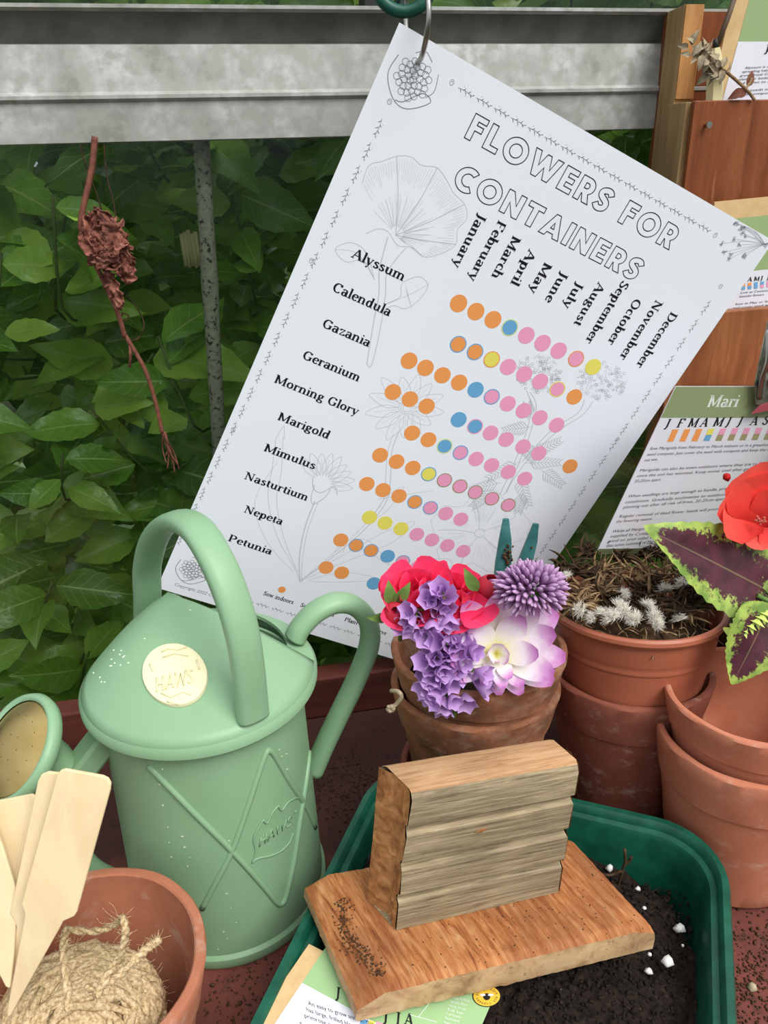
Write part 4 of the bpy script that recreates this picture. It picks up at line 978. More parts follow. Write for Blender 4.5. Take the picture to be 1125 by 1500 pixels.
mb.add(vv, [(j*(nx+1)+i, j*(nx+1)+i+1, (j+1)*(nx+1)+i+1, (j+1)*(nx+1)+i) for j in range(ny) for i in range(nx)])
o = mb.build('compost', M['compost']); tag(o, 'dark crumbly compost filling the green tray', 'compost', kind='stuff')
rr = random.Random(21)
def lump(mb, c, r_, mat=0, seed=0):
    q = []
    for j in range(3):
        for i in range(5):
            a = 2*PI*i/5 + j*.6; ph = (-.9, 0, .9)[j]; k = r_*rr.uniform(.7, 1.25); q.append(V(c) + V((k*math.cos(a)*math.cos(ph), k*math.sin(a)*math.cos(ph), k*math.sin(ph)*.8)))
    mb.add(q, [(j*5+i, j*5+(i+1) % 5, j*5+5+(i+1) % 5, j*5+5+i) for j in range(2) for i in range(5)] + [(4, 3, 2, 1, 0), (10, 11, 12, 13, 14)], mat)
mb = MB()
for i in range(5200):
    p = tr(TC[0]+rr.uniform(-70, 70), TC[1]+rr.uniform(-90, 90), 0); p.z = chh(p) + rr.uniform(-.1, .5); lump(mb, p, rr.uniform(.35, 1.25)*(1.8 if rr.random() < .04 else 1))
for i in range(120):
    p = tr(TC[0]+rr.uniform(-68, 68), TC[1]+rr.uniform(-88, 88), 0); p.z = chh(p)+1; d = V((rr.uniform(-6, 6), rr.uniform(-6, 6), rr.uniform(0, 2))); tube(mb, [p, p+d*.5+V((0, 0, .8)), p+d], .28, 4)
o = mb.build('compost_crumbs', M['compost']); tag(o, 'loose dark crumbs and fibres on the compost', 'compost', kind='stuff')
PL = ['white perlite chip beside the dead forked twig at the back of the tray', 'white perlite chip on the compost halfway down the right edge of the tamper board', 'large white perlite chip near the right wall of the tray',
      'white perlite chip just off the right corner of the tamper board', 'largest white perlite chip, below the right corner of the tamper board', 'white perlite chip left of and below the largest chip', 'small white perlite chip touching the right corner of the tamper board', 'small white perlite chip right of the upper tamper board edge',
      'tiny perlite chip by the right tray wall, under the large one there', 'white perlite chip left of the tamper, at its board edge', 'small white perlite chip paired with another left of the tamper', 'small perlite chip behind the tamper board, near its back corner', 'tiny perlite chip beside the seed packet corner', 'tiny perlite chip at the bottom right of the tray']
for i, (x, y, r_) in enumerate(((893, 1272, 2.0), (934, 1302, 1.3), (995, 1360, 2.4), (952, 1378, 1.4), (978, 1408, 2.4), (950, 1423, 1.7), (952, 1398, 1.0), (944, 1330, 1.0), (1000, 1385, .8), (538, 1250, 2.2), (542, 1256, 1.6), (875, 1286, .9), (822, 1452, .8), (1014, 1490, .9))):
    p = onZ(x, y, 30); p = onZ(x, y, chh(p)+r_*.4); mb = MB(); lump(mb, p, r_); o = mb.build('perlite_chip', M['perlite'], base=p); tag(o, PL[i], 'perlite', 'perlite chips on the compost')
mb = MB(); p = onZ(905, 1295, 24)
for q in ([(905, 1300), (912, 1275), (916, 1262), (915, 1244)], [(912, 1275), (895, 1282), (880, 1280)], [(914, 1266), (921, 1262), (925, 1255)]): tube(mb, crv([onY(x, y, p.y + 0) for x, y in q], 4), .75, 5)
o = mb.build('dry_twig', M['dry_dark']); tag(o, 'small dead forked twig sticking up from the compost near the back of the tray', 'twig')

# ================================================================== seed packet lying in the tray
ZP = 44.2; pk = lambda x, y, z=ZP: onZ(x, y, z)
P0 = pk(372, 1500); PD = V((.49, .87, 0)).normalized(); PR = V((.87, -.49, 0)).normalized()
A0 = P0 - PD*70; tt = 112.0
packet = thing('seed_packet', A0 + PR*42 + PD*60, 'kraft seed packet with green and white label trapped under the wooden tamper', 'packet')
mb = MB(); W_ = (pk(735, 1500)-P0).dot(PR); lenP = 106
cs = [A0, A0 + PR*W_, A0 + PR*W_ + PD*lenP, A0 + PD*lenP]; box8(mb, [c_ - V((0, 0, 1.2)) for c_ in cs], cs); mb.build('envelope', M['kraft'], packet, smooth=False)
lo = lambda p, dz: V((p.x, p.y, ZP+dz)); q = lambda a, b, dz=.1: A0 + PR*a + PD*b + V((0, 0, dz))
mb = MB(); a0 = (pk(430, 1500)-A0).dot(PR); 
ed = lambda x, y: ((pk(x, y)-A0).dot(PR), (pk(x, y)-A0).dot(PD))
wl = ed(452, 1432); rg = ed(735, 1455)
mb.add([q(wl[0]-1, 0), q(rg[0]-2, 0), q(rg[0]-2, wl[1]+26), q(wl[0]-1, wl[1]+26)], [(0, 1, 2, 3)]); mb.build('green_label', M['sage2'], packet, smooth=False)
mb = MB(); mb.add([q(wl[0]-1, 0, .2), q(rg[0]-2, 0, .2), q(rg[0]-2, wl[1]-3, .2), q(wl[0]-1, wl[1]-3, .2)], [(0, 1, 2, 3)]); mb.build('white_label', M['card'], packet, smooth=False)
mb = MB(); z = lambda x, y: pk(x, y, ZP+.3)
for s, x, y in (('J', 490, 1462), ('J', 560, 1497), ('J', 578, 1499), ('A', 592, 1500)): serif(mb, s, lambda a, b: z(x + a*.20 - b*.02, y + a*.06 - b*.26), slant=.2)
for s, x0, y0, x1, y1 in (('An easy to grow annual, this', 452, 1472, 548, 1503), ('has large, frilled blooms of', 449, 1481, 540, 1513), ('primrose and cream,', 446, 1490, 520, 1516), ('Sow indoors from', 440, 1503, 510, 1530)):
    sans(mb, s, lambda a, b: z(x0+(x1-x0)*a - b*2.5, y0+(y1-y0)*a - b*9.5))
mb.build('printed_text', M['ink'], packet, smooth=False)
for x, y, c_ in ((530, 1492, 'blue'), (541, 1494, 'yellow'), (552, 1496, 'pink')):
    mb = MB(); mb.add([z(x, y), z(x+9, y+3), z(x+5, y+13), z(x-4, y+10)], [(0, 1, 2, 3)]); mb.build('colour_bar', M[c_], packet, smooth=False)
mb = MB(); bcx, bcy = 713, 1459; rbx = 21
for (ra, mt) in ((1, 0), ): disc(mb, 0, 0, 1, lambda u, v: pk(bcx+rbx*u, bcy-16*v, ZP+.35), 0, 30)
disc(mb, 0, 0, .93, lambda u, v: pk(bcx+rbx*u, bcy-16*v, ZP+.42), 1, 30)
for i, ch in enumerate('PERFECT FOR POLLINATORS '):
    if ch == ' ': continue
    a = math.radians(200 + i*15); sans(mb, ch, lambda x, y: pk(bcx+rbx*(.66*math.cos(a) + (y-.2)*.26*math.cos(a) - (x-.5)*.14*math.sin(a)), bcy-16*(.66*math.sin(a) + (y-.2)*.26*math.sin(a) + (x-.5)*.14*math.cos(a)), ZP+.5), 0)
disc(mb, 0, -.05, .25, lambda u, v: pk(bcx+rbx*u, bcy-16*v*1.3, ZP+.5), 0, 14)
for s_ in (-1, 1): disc(mb, s_*.28, .1, .2, lambda u, v: pk(bcx+rbx*u, bcy-16*v, ZP+.56), 2, 12, .55)
mb.build('bee_badge', [M['ink'], flat('amber print', (226, 184, 60), .5), M['card']], packet, smooth=False)
mb = MB()
for i in range(7): 
    y0 = 1462+i*6.0; x0 = 662-i*2; sans(mb, ('Height 60-90cm', 'Spread 30cm', 'Hardy annual', 'Full sun', 'Cut flower', 'Scented', 'Approx 50')[i], lambda a, b: z(x0+26*a*(1-.04*i)-b*1.5, y0+6*a-b*5.5))
tube(mb, [z(640, 1455), z(612, 1490)], .12, 3); tube(mb, [z(600, 1486), z(640, 1497)], .12, 3)
mb.build('white_print', M['white_print'], packet, smooth=False)

# ================================================================== wooden tamper: bevelled offcut with a decking block on it
tam = thing('wooden_tamper', (30, 215, 46), 'home-made wooden tamper, orange brown board with a grooved grey piece upright on it', 'tamper')
z1, z0_ = 60.0, 46.6
Q = [onZ(445, 1290, 58), onZ(836, 1226, 58), onZ(960, 1360, 58), onZ(522, 1466, 58)]
cen = sum(Q, V())/4
def inset(P, k, z): c_ = sum(P, V())/4; return [V((c_.x+(p.x-c_.x)*(1-k[i][0]), c_.y+(p.y-c_.y)*(1-k[i][1]), z)) for i, p in enumerate(P)]
def quadgrid(c4, n1, n2, fz):
    vv = []
    for j in range(n2+1):
        for i in range(n1+1):
            a, b = i/n1, j/n2; p = c4[0].lerp(c4[1], a).lerp(c4[3].lerp(c4[2], a), b); vv.append(fz(p, a, b))
    return vv, [(j*(n1+1)+i, (j+1)*(n1+1)+i, (j+1)*(n1+1)+i+1, j*(n1+1)+i+1) for j in range(n2) for i in range(n1)]
ft = lambda p, a, b: V((p.x, p.y, z1 - 6.0*max(0, 1-a/.09)**1.0 - 3.2*max(0, (a-.93)/.07) - 1.6*max(0, (b-.95)/.05) - .8*max(0, 1-b/.04) + .35*MN.noise(V((p.x*.5, p.y*.05, 0))) + .25*MN.noise(p*.5)))
vv, ff = quadgrid(Q, 90, 40, ft); mb = MB(); mb.add(vv, ff, 0)
rim = [i for i in range(91)] + [j*91+90 for j in range(1, 41)] + [40*91+i for i in range(89, -1, -1)] + [j*91 for j in range(39, 0, -1)]
top = [vv[i] for i in rim]; nr = len(top); vs3 = []
for k_, (zz, g_) in enumerate(((None, 0), (.35, .9), (.7, 1.2), (1.0, .2))):
    for i, p in enumerate(top):
        if k_ == 0: vs3.append(p)
        else:
            z = p.z + (z0_-p.z)*zz; d = (V((p.x, p.y, 0))-V((cen.x, cen.y, 0))).normalized(); e_ = g_*.5 + .45*MN.noise(V((i*.31, zz*4, 3))) + .3*MN.noise(V((i*.9, zz*9, 8)))
            vs3.append(V((p.x+d.x*e_, p.y+d.y*e_, z)))
mb.add(vs3, [(k_*nr+i, k_*nr+(i+1) % nr, (k_+1)*nr+(i+1) % nr, (k_+1)*nr+i) for k_ in range(3) for i in range(nr)] + [tuple(3*nr+i for i in range(nr))], 1)
mb.build('base_board', [M['board_wood'], M['board_side']], tam, smooth='auto')
mb = MB()
for i in range(420):
    b = rr.uniform(.25, .9); a = .075 + .02*math.sin(b*9) + rr.gauss(0, .014); p = ft(Q[0].lerp(Q[1], a).lerp(Q[3].lerp(Q[2], a), b), a, b) + V((0, 0, .2)); lump(mb, p, rr.uniform(.15, .4))
for i in range(160):
    a = rr.uniform(.2, .98); b = rr.uniform(.25, .98); p = ft(Q[0].lerp(Q[1], a).lerp(Q[3].lerp(Q[2], a), b), a, b) + V((0, 0, .1)); lump(mb, p, rr.uniform(.12, .35))
mb.build('dirt_specks', M['soil'], tam, kind='stuff')
# block profile (depth, height) front -> back
prof = []
for (d_, z) in ((0, 60.2), (0.1, 73.5), (2.9, 74.6), (3.0, 76.2), (-.3, 78.6), (-.4, 90.3), (2.7, 91.4), (2.8, 93.0), (-.6, 95.4), (-.7, 107.4), (2.2, 108.6), (2.3, 110.2), (-1.2, 112.6), (-1.4, 123.8), (0.2, 126.4), (2.2, 127.2), (14.5, 127.8), (16.6, 126.6), (17.0, 112), (16.2, 92), (17.2, 76), (16.6, 60.2)): prof.append((d_, z))
xl0, xr0 = V((.4, 209.0, 0)), V((65.6, 224.1, 0)); bx = (xr0-xl0).normalized(); by = V((-bx.y, bx.x, 0))
def bpt(t, d_, z):
    h = (z-60)/67; base_ = xl0.lerp(xr0, t) + by*(d_*.84); base_.z = z
    base_ += V((6.6*h*(1-t) + 2.6*h*t, 2.6*h*(1-t), 0)); base_.z += -.5*t*h
    if d_ > 8: base_ += V((-7.6*(1-t) - 5.0*t, 0, 0))*min(1, (d_-8)/8)
    return base_
mb = MB(); ns_ = 46; npf = len(prof); vv = []
for i in range(ns_+1):
    t = i/ns_
    for (d_, z) in prof:
        j_ = 0
        p = bpt(t, d_, z); e_ = .18*MN.noise(V((t*3, z*.9, d_))) + .12*MN.noise(V((t*40, z*.5, 2)))
        if i == 0: p -= bx*(1.2*MN.noise(V((z*.35, d_*.3, 1)))+.8*MN.noise(V((z*1.1, d_, 4))))
        if i == ns_: p += bx*(.8*MN.noise(V((z*.35, d_*.3, 9))))
        vv.append(p - by*e_)
ff = [(i*npf+k, (i+1)*npf+k, (i+1)*npf+(k+1) % npf, i*npf+(k+1) % npf) for i in range(ns_) for k in range(npf)]
mm = []
for i in range(ns_):
    for k in range(npf): mm.append(1 if 14 <= k <= 16 else 0)
mb.add(vv, ff, 0); mb.m = mm
# rough left end: grid between front and back outline
ek = 24; zs = [60.2 + 66.5*i/46 for i in range(47)]
def interp(z, lst):
    for (a, b) in zip(lst, lst[1:]):
        if a[1] <= z <= b[1]: return a[0] + (b[0]-a[0])*(z-a[1])/max(1e-6, b[1]-a[1])
    return lst[-1][0]
fr_ = prof[:15]; bk_ = sorted(prof[17:], key=lambda q_: q_[1])
for t, sg in ((0, -1), (1, 1)):
    vv = []
    for z in zs:
        d0, d1 = interp(z, fr_)+.05, interp(z, bk_)
        for i in range(15):
            u = i/14; d_ = d0+(d1-d0)*u; p = bpt(t, d_, z); bulge = (1.4*MN.noise(V((z*.16, d_*.25, 5))) + 1.0*MN.noise(V((z*.6, d_*.6, 1))) + .6*MN.noise(V((z*1.7, d_*1.5, 2))))*(1 if sg < 0 else .5)
            p += bx*sg*(bulge*min(1, u*8)*min(1, (1-u)*8) + .5); vv.append(p)
    mb.add(vv, [(j*15+i, j*15+i+1, (j+1)*15+i+1, (j+1)*15+i) for j in range(46) for i in range(14)], 2)
mb.build('handle_block', [M['block_face'], M['block_top'], M['block_end']], tam, smooth='auto')
mb = MB(); c_ = bpt(.44, -.5, 103.5)
mb.add([c_+bx*-2.6-by*.2+V((0, 0, -.4)), c_-by*1.7+V((0, 0, .9)), c_+bx*2.8-by*.4+V((0, 0, .5)), c_+bx*.6-by*.2+V((0, 0, -1.2)), c_+bx*1+by*1.2], [(0, 3, 1), (1, 3, 2), (0, 1, 4), (1, 2, 4)])
mb.build('wood_splinter', M['block_end'], tam, smooth=False)

# ================================================================== ball of twine and wooden labels in the front pot
tb = V((-113, 180, 50)); tw = thing('twine_ball', tb - V((0, 0, 26)), 'fuzzy ball of natural jute twine in the left front terracotta pot', 'twine')
rr = random.Random(31); mb = MB(); axd = V((.35, -.55, .75)).normalized(); Fb = frame(axd, V((1, 0, .2)))
RX, RZ = 27.5, 22.5
vv = []; nu, nv = 32, 18
for j in range(nv+1):
    for i in range(nu):
        a, ph = 2*PI*i/nu, PI*j/nv; vv.append(tb + V((RX*.92*math.sin(ph)*math.cos(a), RX*.9*math.sin(ph)*math.sin(a), RZ*.92*math.cos(ph))))
mb.add(vv, [(j*nu+i, j*nu+(i+1) % nu, (j+1)*nu+(i+1) % nu, (j+1)*nu+i) for j in range(nv) for i in range(nu)])
hairs = MB()
def ballpt(u, k=1.0): return tb + V((u.x*RX*k, u.y*RX*k, u.z*RZ*k))
for w_ in range(118):
    sp_ = rr.uniform(0, 2*PI); tl = rr.gauss(.78, .16); nrm = (Fb @ V((math.cos(sp_)*math.sin(tl), math.cos(tl), math.sin(sp_)*math.sin(tl)))).normalized()
    e1 = nrm.orthogonal().normalized(); e2 = nrm.cross(e1); off = rr.uniform(-.22, .22); a0 = rr.uniform(0, 6.28); sc = math.sqrt(1-off*off); kk = 1 + rr.uniform(-.03, .05)
    pts = [ballpt((e1*math.cos(a0+t*.24) + e2*math.sin(a0+t*.24))*sc + nrm*off, kk + .035*math.sin(t*.9+w_) + .015*math.sin(t*2.1)) for t in range(21)]
    tube(mb, pts, 1.3, 6, radii=[1+.22*math.sin(t*2.3+w_)+.15*math.sin(t*1.1) for t in range(21)])
    for _ in range(26):
        p = pts[rr.randrange(21)]; o_ = (p-tb).normalized(); d = (o_*.6 + V((rr.gauss(0, .7), rr.gauss(0, .7), rr.gauss(0, .7))))*rr.uniform(1.2, 3.2)
        tube(hairs, [p, p+d*.6, p+d+V((rr.gauss(0, .4), 0, rr.gauss(0, .4)))], .09, 3)
mb.build('wound_twine', M['twine'], tw, kind='stuff')
def ply(pts, name, lab):
    m_ = MB(); P = crv(pts, 7); n_ = len(P)
    for s_ in (0, PI):
        Q_ = []
        for i, p in enumerate(P):
            d = (P[min(i+1, n_-1)]-P[max(i-1, 0)]).normalized(); u = d.orthogonal().normalized(); v_ = d.cross(u); a = i*.9+s_
            Q_.append(p + (u*math.cos(a)+v_*math.sin(a))*.62)
        tube(m_, Q_, .85, 6)
    o = m_.build(name, M['twine'], tw, label=lab)
    for i in range(170):
        p = P[rr.randrange(n_)]; d = V((rr.gauss(0, 1), rr.gauss(0, 1), rr.gauss(0, 1)))*1.6; tube(hairs, [p, p+d], .08, 3)
tY = lambda x, y, Y=176: onY(x, y, Y)
ply([tY(128, 1448, 160), tY(152, 1442, 160), tY(178, 1425, 163), tY(206, 1398, 168), tY(222, 1385, 172), tY(233, 1376, 174)], 'loose_end', 'frayed loose end of the twine sticking up')
ply([tY(100, 1362, 196), tY(140, 1364, 192), tY(172, 1352, 190), tY(180, 1346, 188), tY(184, 1368, 183), tY(176, 1400, 172), tY(160, 1425, 162), tY(140, 1460, 156)], 'twine_loop', 'upright loop at the top of the ball')
ply([tY(96, 1362, 190), tY(93, 1390, 178), tY(97, 1430, 164), tY(102, 1480, 154)], 'wrapping_strand', None)
for x, y in ((158, 1330), (168, 1322), (185, 1352), (150, 1345)): tube(hairs, crv([tY(175, 1350, 188), tY(x, y+8, 188), tY(x-8, y, 188)], 4), .1, 3)
hairs.build('loose_fibres', M['twine'], tw, kind='stuff')

def label_plane(x, y, yb_, yt, Yb_, Yt): return onY(x, y, Yb_ + (Yt-Yb_)*(yb_-y)/(yb_-yt))
def wlabel(P, yb_, yt, Yb_, Yt, lab, rnd=()):
    q = [label_plane(x, y, yb_, yt, Yb_, Yt) for x, y in P]; n_ = (q[2]-q[0]).cross(q[1]-q[0]).normalized()
    if n_.y > 0: n_ = -n_
    mb = MB(); slab(mb, q, -n_*1.5); bb = min(q, key=lambda p: p.z)
    o = mb.build('plant_label', M['birch'], base=bb, smooth=False); 
    md = o.modifiers.new('bevel', 'BEVEL'); md.width = .0004; md.segments = 2
    tag(o, lab, 'label', 'wooden plant labels'); return o
wlabel([(95, 1127), (150, 1137), (158, 1141), (162, 1148), (161, 1158), (112, 1337), (108, 1343), (92, 1350), (86, 1362), (14, 1490), (10, 1489), (11, 1476), (36, 1342), (35, 1335), (31, 1325), (33, 1318), (83, 1137), (88, 1129)], 1490, 1127, 168, 196, 'blank pale wooden plant label, frontmost in the pot, widest one with a rounded top')
wlabel([(70, 1131), (88, 1133), (99, 1137), (70, 1240), (40, 1330), (42, 1352), (18, 1480), (12, 1479), (24, 1358), (22, 1352), (14, 1338), (17, 1326), (55, 1145), (60, 1135)], 1480, 1131, 172, 200, 'pale wooden plant label half hidden behind the front label')
wlabel([(-40, 1180), (46, 1163), (54, 1168), (55, 1176), (28, 1280), (12, 1345), (6, 1400), (-5, 1450), (-14, 1450), (-40, 1330)], 1450, 1163, 175, 208, 'pinkish pale wooden plant label leaning left behind the others')
wlabel([(-60, 1170), (-14, 1188), (4, 1240), (22, 1300), (24, 1330), (20, 1400), (14, 1448), (8, 1446), (-10, 1410), (-50, 1250)], 1450, 1163, 171, 204, 'pale wooden plant label at the far left edge, tilted the other way')

# ================================================================== cut flowers in the weathered pot
mb = MB(); lathe(mb, [(34, 96), (25, 98), (10, 99), (1, 99)], (43, 315, 0), 40); o = mb.build('potting_soil', M['compost']); tag(o, 'dark potting soil inside the weathered pot of cut flowers', 'soil', kind='stuff')
# dahlia
dc = onY(727, 957, 280); dn = V((-.05, -.86, .45)).normalized()
dh = thing('dahlia', dc, 'white dahlia with lilac petal tips and yellow heart, right of the lilac sprig', 'flower')
dwf = lambda t: max(.18, math.sin(PI*(t*.94+.02)**1.1)**.62)
pm = [mesh_of('petal', leafgrid(L, W, b_, .10, 12, 3, 1, cup=c_, seed=i, wfun=dwf), M['dahlia']) for i, (L, W, b_, c_) in enumerate(((27, 12.5, .10, .16), (24, 12, .0, .3), (18, 10, .0, .22), (9.5, 5, -.15, .4)))]
Fd = frame(V((0, .5, 1)), dn); rr = random.Random(8)
for ri, (cnt, el, r0) in enumerate(((12, .12, 1.2), (11, .32, 1.0), (6, .50, .8), (6, .90, .5))):
    for i in range(cnt):
        a = 2*PI*(i+.5*(ri % 2))/cnt + rr.uniform(-.12, .12); el_ = el + rr.uniform(-.08, .1)
        rad = Fd @ V((math.cos(a), math.sin(a), 0)); d = rad*math.cos(el_) + dn*math.sin(el_); nm = dn*math.cos(el_) - rad*math.sin(el_)
        kx = 1.0 + .16*rad.z + .10*rad.x - (.25 if rad.z < -.6 else 0)
        inst('petal', pm[ri], dh, dc + rad*r0 + dn*(ri*.8-1.5), d, nm, kx*rr.uniform(.93, 1.05))
mb = MB(); tube(mb, crv([dc-dn*2, dc-dn*14+V((2, 4, -6)), V((45, 318, 98))], 5), 1.6, 8); mb.build('stem', M['green_bit'], dh)
# crimson rose and buds
def ruffle(L, W, seed, cup=.5, fold=.2, rf=.05): return leafgrid(L, W, -.1, fold, 10, 4, .9, cup=cup, ruf=rf, seed=seed, wfun=lambda t: min(1, .35+1.2*t)*(1 if t < .8 else (1-((t-.8)/.2)**2*.55)))
rm = [mesh_of('petal', ruffle(L, W, i, c_, .28, rf), M['rose']) for i, (L, W, c_, rf) in enumerate(((17, 19, .5, .035), (15, 17, .6, .05), (12, 14, .7, .05), (20, 20, .4, .03)))]
rs = thing('rose', onY(640, 880, 292), 'large crimson pink rose with ruffled petals at the back of the flower pot', 'flower')
for bx_, by_, Yb_, cnt in ((612, 874, 292, 16), (662, 876, 294, 16)):
    c_ = onY(bx_, by_, Yb_); nn = V((-.12 if bx_ < 630 else .16, -.50, .86)).normalized(); Fr = frame(V((0, 1, .5)), nn)
    for i in range(cnt):
        lay = i//6; a = i*2.4+lay; el_ = (.42, .82, 1.2)[min(lay, 2)] + rr.uniform(-.1, .1); rad = Fr @ V((math.cos(a), math.sin(a), 0))
        d = rad*math.cos(el_) + nn*math.sin(el_); nm = nn*math.cos(el_) - rad*math.sin(el_)
        inst('petal', rm[(0, 1, 2)[min(lay, 2)]], rs, c_ + rad*(2.2-lay*.7) - nn*3, d, nm, rr.uniform(.84, .98))
for x, y, dx, dz in ((588, 905, -.3, -.5), (604, 896, .0, -.6), (678, 900, .35, -.5), (650, 905, .1, -.7)):
    inst('petal', rm[3], rs, onY(x+8, y-28, 290), V((dx, -.7, dz)), V((0, -1, .8)), .8)
sm = mesh_of('sepal', leafgrid(11, 5, .3, .3, 6, 1, .8), M['green_bit'])
for x, y, d in ((574, 888, (-.1, -.2, 1)), (579, 884, (.5, -.3, .8)), (700, 866, (-.5, -.2, .9)), (576, 900, (-.8, -.6, .1))): inst('sepal', sm, rs, onY(x, y, 286), V(d), V((0, -1, 0)), 1.1)
mb = MB(); tube(mb, crv([onY(640, 900, 296), V((38, 312, 110)), V((36, 316, 99))], 4), 1.4, 7); mb.build('stem', M['green_bit'], rs)
def bud(x, y, Y, r_, d, lab, L=2.0):
    c_ = onY(x, y, Y); t = thing('rose_bud', c_, lab, 'flower bud'); d = V(d).normalized(); Fq = frame(V((1, 0, 0)) if abs(d.x) < .8 else V((0, 1, 0)), d)
    for k_ in range(4):
        mb = MB(); vv = []; nu, nv = 14, 10; a0 = k_*1.7
        for j in range(nv+1):
            t_ = j/nv; rad_ = r_*(math.sin(PI*(.12+.80*t_))**.8)*(1+.05*k_)
            for i in range(nu+1):
                a = a0 + 2.6*i/nu; vv.append(c_ + Fq @ V((rad_*math.cos(a), rad_*math.sin(a), r_*L*(t_-.5))))
        mb.add(vv, [(j*(nu+1)+i, j*(nu+1)+i+1, (j+1)*(nu+1)+i+1, (j+1)*(nu+1)+i) for j in range(nv) for i in range(nu)], t=[j/nv for j in range(nv+1) for i in range(nu+1)])
        mb.build('petal', M['red_bud'], t)
    for k_ in range(4):
        a = k_*PI/2+.4; rad_ = Fq @ V((math.cos(a), math.sin(a), 0)); inst('sepal', sm, t, c_ - d*r_*L*.5 + rad_*r_*.25, d*.9+rad_*.45, rad_, r_/7.5)
    mb = MB(); tube(mb, [c_-d*r_*L*.48, c_-d*r_*L*.48+V((0, 3, -8)), c_-d*r_*L*.48+V((0, 8, -18))], .9, 6); mb.build('stem', M['green_bit'], t); return t
bud(719, 862, 294, 6.2, (.35, -.2, .9), 'deep red rose bud between the crimson rose and the mauve chive flower')
bud(579, 898, 283, 4.6, (-.35, -.5, .5), 'small red bud with a green sepal at the left rim of the flower pot')
# statice
stt = thing('statice', onY(650, 960, 276), 'sprig of small papery lilac flowers spilling over the pot rim', 'flower')
pts = [(290, 190), (350, 170), (395, 215), (345, 300), (400, 290), (380, 335), (190, 350), (130, 360), (100, 410), (180, 440), (260, 480), (300, 430), (360, 420), (390, 440), (330, 500), (370, 540), (420, 510), (480, 480), (520, 500), (550, 560), (590, 570), (240, 620), (320, 600), (360, 620), (430, 620), (480, 600), (250, 700), (310, 730), (380, 700), (440, 760), (480, 680), (510, 730), (240, 790), (300, 790), (340, 780), (270, 870), (310, 880), (370, 900), (450, 880), (515, 880), (640, 700), (640, 790), (600, 730), (280, 240), (320, 250), (210, 390), (150, 310), (410, 400), (340, 660), (400, 660), (460, 560), (290, 560), (285, 655), (330, 830), (375, 940), (520, 640), (150, 400), (425, 460)]
def floret(seed):
    rd = random.Random(seed); n_ = 20; prof = ((.7, 0), (1.7, 1.8), (3.2, 4.6), (4.1, 7.0)); vv = []; tt_ = []
    for j, (r_, z) in enumerate(prof):
        for i in range(n_):
            a = 2*PI*i/n_; k_ = 1 + (.0, .02, .06, .09)[j]*math.sin(5*a+seed) + (.0, .0, .03, .07)[j]*math.sin(10*a+2*seed); vv.append(V((r_*k_*math.cos(a), z + (0, 0, .3, .8)[j]*math.sin(5*a+1+seed), r_*k_*math.sin(a)))); tt_.append(j/3)
    return vv, [(j*n_+i, (j+1)*n_+i, (j+1)*n_+(i+1) % n_, j*n_+(i+1) % n_) for j in range(3) for i in range(n_)], tt_, [0.0]*len(vv)
fm = [mesh_of('floret', floret(i), M['statice']) for i in range(5)]
stalks = []
for i, (x, y) in enumerate(pts):
    X_, Y_ = 560+x/4.167, 820+y/4.167; dep = 279 - (Y_-860)*.055 + rr.uniform(-3, 3); p = onY(X_, Y_, dep)
    cxp, cyp = (640, 900) if Y_ < 930 else (655, 985); d = V(((X_-cxp)*.016, -.85, -(Y_-cyp)*.012 + .12)).normalized(); d = (d + V((rr.gauss(0, .28), 0, rr.gauss(0, .28)))).normalized()
    inst('floret', fm[i % 5], stt, p - d*6, d, V((0, 0, 1)), rr.uniform(.82, 1.08)); stalks.append(p-d*6)
mb = MB(); sp_ = [onY(636, 900, 288), onY(650, 950, 284), onY(668, 1000, 279), onY(665, 1050, 277)]
main = crv(sp_+[], 6); tube(mb, crv([V((40, 312, 99)), onY(640, 905, 292)] + sp_[1:], 6), 1.0, 6)
for p in stalks:
    q_ = min(main, key=lambda m_: (m_-p).length); tube(mb, [q_, q_.lerp(p, .6)+V((0, 1, 0)), p], .5, 4)
    for k_ in range(2): a_ = p + V((rr.gauss(0, .8), .4, rr.gauss(0, .8))); tube(mb, [q_.lerp(p, .5), a_], .32, 3)
mb.build('stems', M['green_bit'], stt)
# chive flower
cc = onY(777, 862, 281); ch = thing('chive_flower', cc, 'round mauve chive flower head at the right rim of the flower pot', 'flower')
def spike(seed):
    vv = []; n_ = 5; tt_ = []
    for j, (r_, z) in enumerate(((.35, 0), (.8, 2.0), (1.35, 4.6), (1.25, 6.4), (.25, 8.0))):
        for i in range(n_): a = 2*PI*i/n_+seed; vv.append(V((r_*math.cos(a), z, r_*math.sin(a)*.6))); tt_.append(j/4)
    return vv, [(j*n_+i, (j+1)*n_+i, (j+1)*n_+(i+1) % n_, j*n_+(i+1) % n_) for j in range(4) for i in range(n_)], tt_, [0.0]*len(vv)
km = [mesh_of('floret', spike(i), M['chive']) for i in range(3)]
for i in range(230):
    z = 1-2*(i+.5)/230; a = i*2.39996; r_ = math.sqrt(1-z*z); u = V((r_*math.cos(a), r_*math.sin(a), z))
    if u.z < -.75: continue
    inst('floret', km[i % 3], ch, cc + V((u.x*8.2, u.y*6, u.z*4.6)), (u*V((1, 1, .82)).length*.6 + V((rr.gauss(0, .1), rr.gauss(0, .1), rr.gauss(0, .1)+.05))).normalized(), V((rr.random(), rr.random(), .3)), rr.uniform(.8, 1.05))
mb = MB(); tube(mb, crv([cc-V((0, 0, 4)), V((66, 298, 112)), V((60, 312, 99))], 4), 1.3, 7); mb.build('stem', M['green_bit'], ch)
